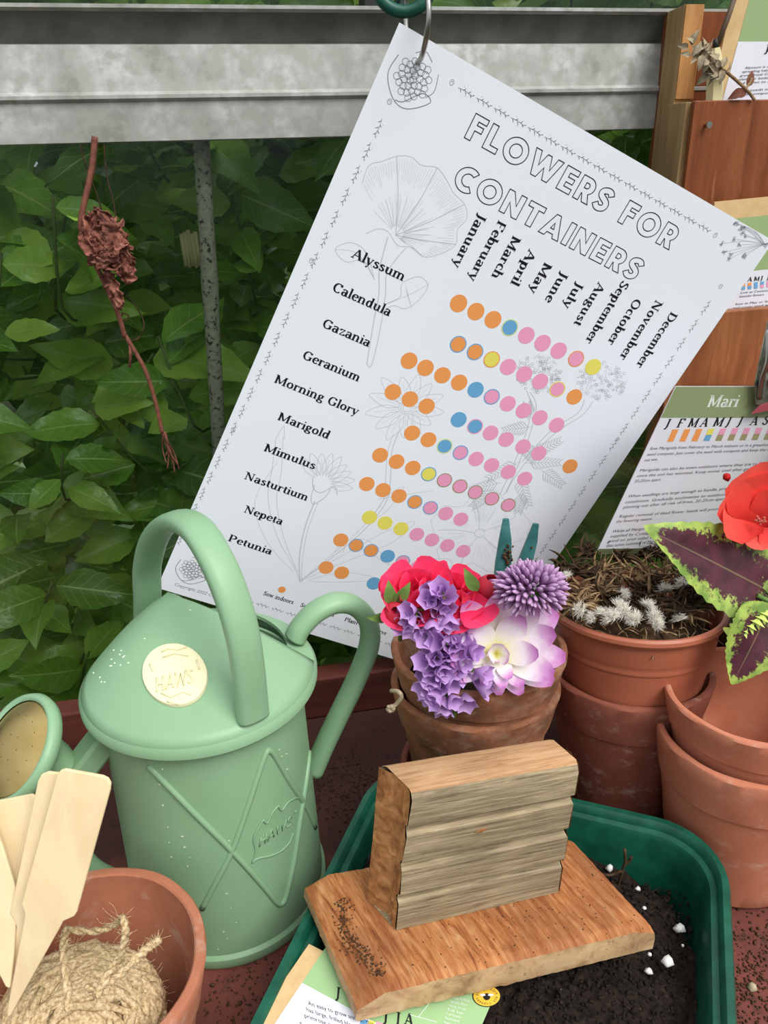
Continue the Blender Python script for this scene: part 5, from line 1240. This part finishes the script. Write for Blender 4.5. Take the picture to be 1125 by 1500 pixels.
# teal tool
tl = thing('hand_fork', V((60, 330, 99)), 'soil crusted teal two pronged metal tool standing among the flowers', 'garden tool')
tz = lambda x, y: onY(x, y, 322)
for P, rd_ in (([(741, 760), (740, 790), (737, 825), (733, 880), (730, 920)], [.45, .95, 1.25, 1.4, 1.4]), ([(785, 767), (779, 792), (770, 820), (758, 856), (745, 900)], [.45, .85, 1.1, 1.3, 1.3])):
    mb = MB(); q_ = [tz(x, y) for x, y in P]; sec = [(2.9, 1.0), (0, 1.9), (-2.9, 1.0), (-2.9, -1.0), (0, -1.9), (2.9, -1.0)]; sweep(mb, q_, sec, (1, 0, .1), radii=rd_); mb.build('prong', M['teal'], tl, smooth='auto')
mb = MB()
for i in range(230):
    x, y = rr.choice(((742, 815), (750, 838), (757, 845), (768, 838), (746, 855), (780, 830))); x += rr.gauss(0, 3.4); y += rr.gauss(0, 9); p = onY(x, y, 319.5 + rr.uniform(-.6, 2)); lump(mb, p, rr.uniform(.4, 1.1))
mb.build('crusted_soil', M['soil'], tl, kind='stuff')

# ================================================================== dried seed heads in the plastic pot
rr = random.Random(77)
mb = MB(); lathe(mb, [(36.4, 110), (33, 113), (24, 118), (12, 121), (1, 122)], (124, 339, 0), 48, tilt=(110, -.10)); o = mb.build('dry_litter', M['dry_dark']); tag(o, 'dark dry litter under the seed heads in the plastic pot', 'litter', kind='stuff')
def curl_mesh(seed, pale, n_=34):
    rd = random.Random(seed); m_ = MB()
    for i in range(n_):
        a = rd.uniform(0, 6.28); el_ = rd.uniform(-.2, 1.3); d = V((math.cos(a)*math.cos(el_), math.sin(a)*math.cos(el_), math.sin(el_))); L = rd.uniform(5, 13)
        side = d.orthogonal().normalized() if rd.random() < .5 else d.cross(V((rd.random(), rd.random(), 1))).normalized(); cu = rd.uniform(-3.2, 3.2); P = [V((rd.gauss(0, 1.2), rd.gauss(0, 1.2), 0))]; dd = d.copy()
        for k_ in range(7): P.append(P[-1] + dd*(L/7)); dd = (dd + side*cu*.28 + V((rd.gauss(0, .12), rd.gauss(0, .12), -.08))).normalized()
        sweep(m_, P, [(.75, .0), (0, .22), (-.75, 0), (0, -.22)], None, 0, False, True, [.5, .8, 1, 1, .9, .7, .45, .2])
    c_ = [V((2.6*math.cos(a)*math.cos(b), 2.6*math.sin(a)*math.cos(b), 2.2*math.sin(b)-.5)) for b in (-1.2, -.4, .4, 1.2) for a in [2*PI*i/8 for i in range(8)]]
    m_.add(c_, [(j*8+i, j*8+(i+1) % 8, (j+1)*8+(i+1) % 8, (j+1)*8+i) for j in range(3) for i in range(8)])
    return m_
def tuft_mesh(seed, n_=300):
    rd = random.Random(seed); m_ = MB()
    for i in range(n_):
        a = rd.uniform(0, 6.28); el_ = rd.uniform(.0, 1.4); d = V((math.cos(a)*math.cos(el_), math.sin(a)*math.cos(el_), math.sin(el_))); L = rd.uniform(2.2, 5.2); tube(m_, [V((rd.gauss(0, 1.1), rd.gauss(0, 1.1), 0)), d*L*.6 + V((rd.gauss(0, .5), rd.gauss(0, .5), 0)), d*L+V((rd.gauss(0, .5), rd.gauss(0, .5), -.3))], .065, 3, radii=[1.6, 1.3, .5])
    return m_
cmesh = [mesh_of('curled_bracts', curl_mesh(i, 0), M['dry' if i % 2 else 'dry_dark']) for i in range(6)]; tmesh = [mesh_of('seed_fluff', tuft_mesh(i), M['fluff']) for i in range(3)]
W0 = lambda x, y, dz=0: None
heads = [(838, 838, 345, 2), (862, 812, 362, 0), (852, 868, 330, 1), (880, 838, 350, 3), (905, 818, 362, 4), (935, 812, 368, 0), (962, 812, 366, 2), (975, 845, 352, 1), (940, 845, 350, 5), (905, 850, 345, 1), (995, 868, 340, 4), (1015, 890, 330, 2), (960, 878, 338, 3), (925, 880, 334, 2), (888, 884, 328, 4), (846, 892, 318, 1), (975, 905, 322, 0), (1005, 905, 322, 3), (900, 870, 338, 5), (870, 858, 340, 2), (822, 860, 335, 4), (945, 900, 322, 2), (985, 800, 372, 3), (1030, 880, 340, 1), (930, 902, 318, 2), (990, 893, 322, 4), (1012, 872, 334, 2), (952, 862, 342, 4), (878, 872, 330, 1)]
for i, (x, y, Y, k_) in enumerate(heads):
    p = onY(x, y+4, Y); p = p + V((0, 0, 2.5)); t = thing('dried_seed_head', p, 'curled brown dried flower head heaped in the plastic pot', 'seed head', 'dried heads in the plastic pot')
    o = bpy.data.objects.new('curled_bracts', cmesh[k_ % 6]); C.objects.link(o); o.parent = t; s_ = rr.uniform(1.0, 1.4); o.scale = (s_, s_, s_*.95); o.rotation_euler = (rr.uniform(-.5, .5), rr.uniform(-.5, .5), rr.uniform(0, 6))
for i, (x, y, Y, s_) in enumerate(((830, 845, 338, .8), (850, 895, 314, 1.1), (880, 900, 311, .9), (897, 906, 309, 1.3), (915, 898, 312, 1.3), (930, 908, 308, 1.1), (948, 890, 316, 1.1), (958, 902, 312, 1.0), (975, 865, 334, 1.0), (1000, 860, 336, 1.25), (915, 872, 326, .9), (996, 908, 316, 1.0), (962, 914, 308, .9), (905, 890, 316, 1.1), (866, 905, 311, .8))):
    p = onY(x, y, Y); me_ = tmesh[i % 3]; o = bpy.data.objects.new('seed_fluff', me_); C.objects.link(o); o.location = p*.001; o.scale = (s_, s_, s_); o.rotation_euler = (.7+rr.uniform(-.4, .4), rr.uniform(-.5, .5), rr.uniform(0, 6)); BASE[o.name] = p
    tag(o, 'tuft of white seed fluff among the dried heads in the plastic pot', 'seed fluff', 'white seed tufts in the plastic pot')
mb = MB()
for i in range(260):
    a = rr.uniform(0, 6.28); r_ = 35*math.sqrt(rr.random()); p = V((124+r_*math.cos(a), 339+r_*math.sin(a), 119-.10*r_*math.sin(a)+rr.uniform(-2, 5) - (r_/35)**2*4)); d = V((rr.gauss(0, 1), rr.gauss(0, 1), rr.gauss(0, .35))).normalized()*rr.uniform(4, 11)
    s_ = d.cross(V((0, 0, 1)))*rr.uniform(-.4, .4); tube(mb, crv([p, p+d*.5+s_+V((0, 0, 1.5)), p+d], 3), .33, 4)
o = mb.build('dry_stalks', M['dry']); tag(o, 'tangle of thin dry stalks between the seed heads', 'dry stalks', kind='stuff')

# ================================================================== coleus and coral flower at the right edge
cb = onY(1150, 885, 322); co = thing('coleus', V((204, 378, 92)), 'coleus plant with dark purple leaves edged in lime green at the right', 'plant')
def cleaf(base, tip, wid, nrm, bend, name='leaf', seed=0, rf=.02):
    L = (tip-base).length; g = leafgrid(L, wid, bend, .14, 28, 6, 1, serr=.035, cup=0, ruf=rf, seed=seed, wfun=lambda t: (math.sin(PI*min(1, (t*.97+.015)**.62))**.78))
    mb = MB(); F_ = frame(tip-base + V(nrm)*bend*L*.0, nrm); mb.add([base + F_ @ q_ for q_ in g[0]], g[1], 0, g[2], g[3]); return mb.build(name, M['coleus'], co)
cleaf(onY(1152, 880, 326), onY(956, 772, 312), 42, (-.1, -.75, .66), .06, seed=1)
cleaf(onY(1128, 888, 300), onY(1077, 1006, 284), 30, (.05, -1, .25), .08, seed=5)
cleaf(onY(1140, 900, 310), onY(1190, 990, 290), 34, (.1, -.9, .4), .1, seed=6)
cleaf(onY(1140, 880, 320), onY(1200, 800, 330), 36, (0, -.6, .8), .1, seed=7)
cleaf(onY(1136, 892, 306), onY(1078, 898, 303), 17, (0, .1, 1), .1, seed=8)
mb = MB(); jn = onY(1140, 888, 316); tube(mb, crv([V((204, 378, 92)), V((200, 350, 120)), jn, jn+V((6, 0, 20))], 5), 2.2, 8); tube(mb, [jn, onY(1110, 872, 318)], 1.2, 6); mb.build('stem', M['green_bit'], co)
for i in range(11):
    x = 1068 + i*4.6; y = 916 - i*2.9 + (i/6)**2*1.0; mb = MB(); b_ = onY(x, y+3, 299+i*.3); g = leafgrid(8-abs(i-5)*.35, 5.2, .9, .5, 5, 1, .7, ruf=.0)
    F_ = frame(V((.25 if i % 2 else -.25, -.65, .7 if i % 2 else .2)), V((-.3, .2, .9))); mb.add([b_ + F_ @ q_ for q_ in g[0]], g[1], 0, g[2], g[3]); mb.build('young_leaflet', M['lime_leaf'], co)
bg_ = thing('coral_flower', onY(1118, 752, 332), 'coral red flower with broad petals in front of the marigold card', 'flower')
bm_ = mesh_of('petal', leafgrid(20, 20, .12, .15, 9, 4, 1, cup=.25, ruf=.02, wfun=lambda t: min(1, .3+1.6*t)*(1 if t < .75 else max(.12, math.cos((t-.75)/.25*1.45)**.6))), M['begonia'])
fc = onY(1116, 768, 331)
for x, y, k_, nz in ((1085, 712, .95, .2), (1118, 684, 1.05, .3), (1150, 720, 1, .2), (1066, 742, .62, .6), (1100, 800, .8, .9), (1140, 800, .9, .8)):
    tp = onY(x, y, 324); inst('petal', bm_, bg_, fc, tp-fc, V((0, -1, nz)), (tp-fc).length/20*1.05)
mb = MB(); lump(mb, onY(1064, 699, 326), 2.2); mb.build('bud', M['begonia'], bg_)
mb = MB()
for i in range(20): lump(mb, onY(1112+rr.gauss(0, 5), 763+rr.gauss(0, 3), 322), .7)
mb.build('stamens', flat('dull pink stamens', (196, 96, 84), .7), bg_, kind='stuff')
mb = MB(); tube(mb, crv([fc, V((186, 350, 140)), V((202, 378, 94))], 5), 1.5, 7); mb.build('stem', M['green_bit'], bg_)

# ================================================================== wooden rack of seed packets at the upper right
def gbar2(mb, x0, x1, o0, o1, z0, z1):
    g2 = lambda x, o_, z: V((x, 450 + SL*x - o_*1.026, z))
    box8(mb, [g2(x0, o1, z0), g2(x1, o1, z0), g2(x1, o0, z0), g2(x0, o0, z0)], [g2(x0, o1, z1), g2(x1, o1, z1), g2(x1, o0, z1), g2(x0, o0, z1)])
rack = thing('packet_rack', gl(170, 35, 195, 450), 'tiered wooden rack of seed packets beside the poster', 'rack')
YT = 420                                                  # post front plane
def pl(Y0): return lambda x, y: onY(x, y, Y0, SL)
XL = pl(418)(1002, 8).x
mb = MB(); gbar2(mb, XL, XL+9.5, 8, 32, 190, pl(418)(1020, 7).z); mb.build('side_panel', M['timber'], rack, smooth=False, bevel=.4)
mb = MB(); gbar2(mb, XL+.6, XL+10.2, 32, 33.0, 349, pl(418)(1020, 7).z); mb.build('front_edging', M['timber_edge'], rack, smooth=False)
mb = MB(); gbar2(mb, XL+.4, XL+6, 2, 8, 190, pl(425)(968, 14).z); mb.build('back_strip', M['ply_dark'], rack, smooth=False)
mb = MB(); gbar2(mb, XL+10.4, XL+150, 3, 6, 200, pl(425)(1080, 9).z); mb.build('back_panel', M['ply_dark'], rack, smooth=False)
zt = pl(398)(1030, 149).z
mb = MB(); gbar2(mb, XL-.2, XL+9.6, 20, 50.5, 190, zt); mb.build('side_panel', M['timber'], rack, smooth=False, bevel=.5)
mb = MB(); gbar2(mb, XL+2.6, XL+150, 50.6, 55, 252, zt+.4); mb.build('upper_front_panel', M['ply_dark'], rack, smooth=False, bevel=.5)
zt2 = pl(378)(1062, 455).z
mb = MB(); gbar2(mb, XL-.2, XL+150, 66, 72, 160, zt2); mb.build('lower_front_panel', M['ply'], rack, smooth=False, bevel=.6)
mb = MB(); gbar2(mb, XL-.2, XL+9, 50.8, 65.8, 165, zt2-2); mb.build('side_panel', M['timber'], rack, smooth=False)
mb = MB(); gbar2(mb, XL-.2, XL+150, 51, 65.8, 165, 170); gbar2(mb, XL+10, XL+150, 8.2, 50, 300, 305); mb.build('shelf', M['timber'], rack, smooth=False)
nl = pl(393)(1034, 183); mb = MB(); tube(mb, [nl+GN*0-GN*2, nl+GN*2.2], .75, 10); tube(mb, [nl+GN*2.1, nl+GN*3.0], 1.5, 14); mb.build('nail', M['steel'], rack, smooth='auto')
def quadpl(f, P, off=0): return [f(x, y) + GN*off for x, y in P]
def packet_card(Y0, P_all, bands, label, mats):
    f = pl(Y0); q_ = quadpl(f, P_all); t = thing('seed_packet', q_[-1], label, 'packet'); mb = MB(); slab(mb, q_, -GN*1.2); mb.build('envelope', M['kraft'], t, smooth=False)
    for i, (P, nm, mt) in enumerate(bands):
        mb = MB(); mb.add(quadpl(f, P, .12*(i+1)), [tuple(range(len(P)))]); mb.build(nm, M[mt], t, smooth=False)
    return t, f
t, f = packet_card(404, [(1080, -30), (1230, -30), (1230, 200), (1028, 200)], [([(1105, -30), (1230, -30), (1230, 62), (1081, 62)], 'green_label', 'sage'), ([(1081, 61), (1230, 61), (1230, 200), (1044, 200)], 'white_label', 'card')],
    'kraft seed packet standing in the top tier of the rack behind the dried sprig', 0)
mb = MB(); g = lambda x, y: f(x, y) + GN*.45
serif(mb, 'J', lambda a, b: g(1118+a*.18+b*.05, 77-b*.17))
for i, (s, x0, x1) in enumerate((('Alyssum is one of the', 1090, 1152), ('spreading habit it makes', 1086, 1152), ('grow. Royal Carpet pro', 1083, 1150), ('plant for bedding bask', 1081, 1150), ('and grows to a height', 1079, 1148), ('', 0, 0), ('Sow seeds indoors', 1080, 1146), ('seed compost and', 1078, 1146))):
    if s: sans(mb, s, lambda a, b: g(x0+(x1-x0)*a+b*1.4, 101+i*5.6-4*a-b*4.6))
mb.build('printed_text', M['ink'], t, smooth=False)
mb = MB(); tube(mb, [g(1050, 66), g(1064, 30), g(1078, -12)], 1.3, 6); mb.build('fold_edge', M['dark_wood'], t)
t, f = packet_card(384, [(1047, 296), (1130, 288), (1230, 279), (1230, 520), (1030, 520)], [([(1060, 322), (1230, 304), (1230, 386), (1050, 403)], 'green_label', 'sage'), ([(1050, 402), (1230, 384), (1230, 505), (1040, 520)], 'white_label', 'card')],
    'kraft seed packet with green band in the lower tier, partly behind the poster corner', 0)
mb = MB(); g = lambda x, y: f(x, y) + GN*.45
for i, c_ in enumerate('AMJJA'): serif(mb, c_, lambda a, b: g(1094+i*9.2+a*.10+b*.02, 412-i*.9-b*.09))
for i, (s, x0, x1) in enumerate((('Low as Cosmos, produces', 1084, 1150), ('lavender flowers', 1082, 1118), ('', 0, 0), ('Sow in May or September', 1076, 1150), ('and cover seed with a fine', 1072, 1150))):
    if s: sans(mb, s, lambda a, b: g(x0+(x1-x0)*a+b*1.4, 430+i*5.6-(x1-x0)*.09*a-b*4.4))
mb.build('printed_text', M['ink'], t, smooth=False)
for i, (c1, c2) in enumerate((('orange', 'blue'), ('orange', 'blue'), ('blue', 'blue'), ('blue', 'pink'), ('pink', 'pink'))):
    for k_, c_ in enumerate((c1, c2)):
        x = 1086+i*9.2; y = 415-i*.9+k_*4.5; mb = MB(); mb.add([g(x, y), g(x+5, y-.3), g(x+4.5, y+4.4), g(x-.5, y+4.7)], [(0, 1, 2, 3)]); mb.build('colour_bar', M[c_], t, smooth=False)
# marigold card in a clear sleeve, held by a bulldog clip
mY = .30; mf = lambda x, y: onY(x, y, 327, mY); MNn = V((mY, -1, 0)).normalized()
mc = thing('care_card', mf(890, 800), 'white marigold sowing card with green heading, clipped to the rack in a sleeve', 'card')
mb = MB(); slab(mb, [mf(x, y) for x, y in ((990, 566), (1260, 566), (1200, 800), (876, 806))], -MNn*.5); mb.build('card', M['card'], mc, smooth=False)
g = lambda x, y, o_=.15: mf(x, y) + MNn*o_*.4
mb = MB(); mb.add([g(990, 566.5), g(1260, 566.5), g(1245, 612), g(968, 612)], [(0, 1, 2, 3)]); mb.build('green_heading', flat('olive green print', (142, 156, 112), .5), mc, smooth=False)
mb = MB(); mb.add([g(877, 804), g(1200, 799), g(1198, 806), g(876, 812)], [(0, 1, 2, 3)]); mb.build('green_foot', flat('dark olive print', (96, 108, 72), .5), mc, smooth=False)
mb = MB(); serif(mb, 'Mari', lambda a, b: g(1034+a*.235+b*.10, 596-b*.245, .25)); serif(mb, 'old', lambda a, b: g(1117+a*.235+b*.10, 594-b*.245, .25)); mb.build('heading_text', M['white_print'], mc, smooth=False)
mb = MB()
for c_, x in zip('JFMAMJJAS', (972, 990, 1006, 1024, 1043, 1061, 1078, 1097, 1115)): serif(mb, c_, lambda a, b: g(x+a*.17+b*.085, 626.5-(x-972)*.03-b*.185, .25), wt=1.1)
mb.build('month_initials', M['ink'], mc, smooth=False)
for i in range(10):
    x = 985+i*17.6; y = 629-i*.35
    c1, c2 = ('orange', 'orange') if i < 3 else (('yellow', 'blue') if i == 3 else ('pink', 'olive'))
    for k_, c_ in enumerate((c1, c2)):
        mb = MB(); x_ = x - k_*4; mb.add([g(x_, y+k_*9, .2), g(x_+9, y+k_*9-.2, .2), g(x_+5, y+9+k_*9, .2), g(x_-4, y+9+k_*9, .2)], [(0, 1, 2, 3)]); mb.build('colour_bar', M[c_], mc, smooth=False)
mb = MB()
TX_ = [('Sow Marigolds from February to March indoors or in a greenhouse', 951, 659, 1133, 653), ('seed compost. Just cover the seed with compost and keep the soil', 947, 667.5, 1132, 660), ('not wet.', 943, 676, 963, 674.5), ('Marigolds can also be sown outdoors where they are to flower', 936, 691, 1130, 680), ('once the soil has warmed. Keep moist until after germination', 932, 699, 1126, 687), ('20-25cm apart.', 928, 707, 968, 704),
       ('When seedlings are large enough to handle, prick out and grow on', 919, 729, 1120, 713), ('conditions. Gradually acclimatise to outdoor conditions for', 915, 737.5, 1112, 722), ('planting out after all risk of frost, 20-25cm apart in a sunny spot', 912, 745, 1112, 728), ('Regular removal of dead flower heads will promote more flowers', 906, 758.5, 1106, 743), ('the flowering season.', 902, 766, 955, 761.5),
       ('Whilst all Marigolds are edible, the', 896, 780.5, 990, 772), ('supplied by Cottage Flowers', 893, 787.5, 980, 780), ('good on your salad they are', 889.5, 794.5, 976, 787), ('that some cultivars of Marigold', 887, 801.5, 970, 794)]
for s, x0, y0, x1, y1 in TX_: sans(mb, s, lambda a, b: g(x0+(x1-x0)*a+b*3.2, y0+(y1-y0)*a-b*6.2, .25))
mb.build('printed_text', M['mid_ink'] if 0 else flat('dark grey ink', (70, 66, 74), .5), mc, smooth=False)
mb = MB(); mb.add([g(x, y, .7) for x, y in ((986, 563), (1262, 563), (1205, 812), (862, 814))], [(0, 1, 2, 3)]); mb.build('clear_sleeve', M['sleeve'], mc, smooth=False)
cl = thing('bulldog_clip', mf(1122, 560), 'tarnished metal bulldog clip gripping the marigold card', 'clip'); h_ = lambda x, y, o_: mf(x, y) + MNn*o_
mb = MB(); slab(mb, [h_(x, y, 4) for x, y in ((1117, 468), (1170, 468), (1180, 560), (1178, 590), (1100, 590), (1098, 560), (1106, 520))], -MNn*1.0); mb.build('clip_plate', mottled('tarnished tin', [(.4, (108, 108, 92)), (.6, (176, 174, 160))], 90, .35, .5, .1, metal=.8), cl, smooth=False, bevel=.3)
mb = MB(); tube(mb, crv([h_(1114, 480, 5), h_(1106, 520, 9), h_(1104, 550, 6), h_(1102, 580, 5)], 5), 1.3, 8); tube(mb, [h_(1122, 555, 3), h_(1122, 555, 7)], 2.6, 16); mb.build('spring_handle', M['steel'], cl)
mb = MB(); slab(mb, [h_(x, y, 5.2) for x, y in ((1092, 602), (1104, 590), (1180, 566), (1180, 582), (1130, 594))], -MNn*1.0); mb.build('red_jaw', flat('dull red plastic', (150, 66, 72), .5), cl, smooth=False)
# cream pencil and dried sprig in the top tier
pf = pl(399); mb = MB(); b0, b1, b2, b3 = pf(1046, 152), pf(1049, 108), pf(1048.5, 70), pf(1048, 57)
pc = thing('pencil', pf(1046, 160), 'cream wooden pencil with dark tip standing in the rack beside the post', 'pencil')
tube(mb, [pf(1045, 175), pf(1048, 104), b2], 4.1, 6, radii=[1, 1, .5]); mb.build('barrel', M['pencil'], pc, smooth=False)
mb = MB(); tube(mb, [b2, b3], 1.5, 8, radii=[1, .7]); mb.build('dark_tip', M['dark_frame'], pc)
lv = thing('dried_sprig', pl(392)(1102, 144), 'dried grey flower sprig resting across the top of the rack', 'sprig'); lf = pl(392)
mb = MB(); tube(mb, crv([lf(1105, 146), lf(1092, 130), lf(1060, 102), lf(1040, 88), lf(1018, 70)], 4), .8, 6); tube(mb, crv([lf(1092, 130), lf(1098, 122), lf(1101, 114)], 3), .6, 5); mb.build('stem', M['dry'], lv)
dm = mesh_of('dry_flower', leafgrid(6.5, 3.6, .5, .5, 5, 1, .8), M['lav'])
for i in range(58):
    t_ = rr.random(); x = 1012 + 46*t_ + rr.gauss(0, 5); y = 66 + 46*t_ + rr.gauss(0, 7); a = rr.uniform(0, 6.28)
    if x > 1066: x = 1060
    inst('dry_flower', dm, lv, lf(x, y)+GN*rr.uniform(-1, 2.5), GX*math.cos(a)+V((0, 0, math.sin(a)))+GN*rr.uniform(-.3, .6), GN+V((rr.gauss(0, .5), 0, rr.gauss(0, .5))), rr.uniform(.6, 1.05))
mb = MB(); g_ = leafgrid(9, 5, .2, .3, 5, 1, .8)
for P, Q_ in (((1095, 134), (1064, 141)), ((1094, 128), (1101, 112)), ((1088, 130), (1078, 138))): place(mb, g_, lf(*P), lf(*Q_)-lf(*P), GN, 0, 0, .9)
mb.build('dry_leaves', M['dead_stem'], lv)

# ================================================================== loose dirt on the bench
mb = MB()
for i in range(1500):
    k_ = rr.random()
    if k_ < .42: p = onZ(rr.uniform(1050, 1140), rr.gauss(1440, 60), 0)
    elif k_ < .7: p = onZ(rr.gauss(500, 40), rr.gauss(1155, 25), 0)
    elif k_ < .8: p = onZ(rr.gauss(975, 18), rr.gauss(1185, 14), 0)
    elif k_ < .9: p = onZ(rr.gauss(60, 40), rr.gauss(1180, 22), 0)
    else: p = onZ(rr.uniform(300, 420), rr.uniform(1400, 1500), 0)
    if p.y > 415 or abs(p.x) > 400: continue
    lump(mb, p+V((0, 0, .3)), rr.uniform(.2, .8)*(1.6 if rr.random() < .05 else 1))
o = mb.build('bench_crumbs', M['soil']); tag(o, 'spilled soil crumbs scattered over the red bench', 'soil', kind='stuff')
mb = MB(); p = onZ(1100, 1448, 0); lump(mb, p+V((0, 0, .8)), 2.3); o = mb.build('pale_pebble', M['lav']); tag(o, 'small pale stone lying on the bench at the right edge', 'stone')
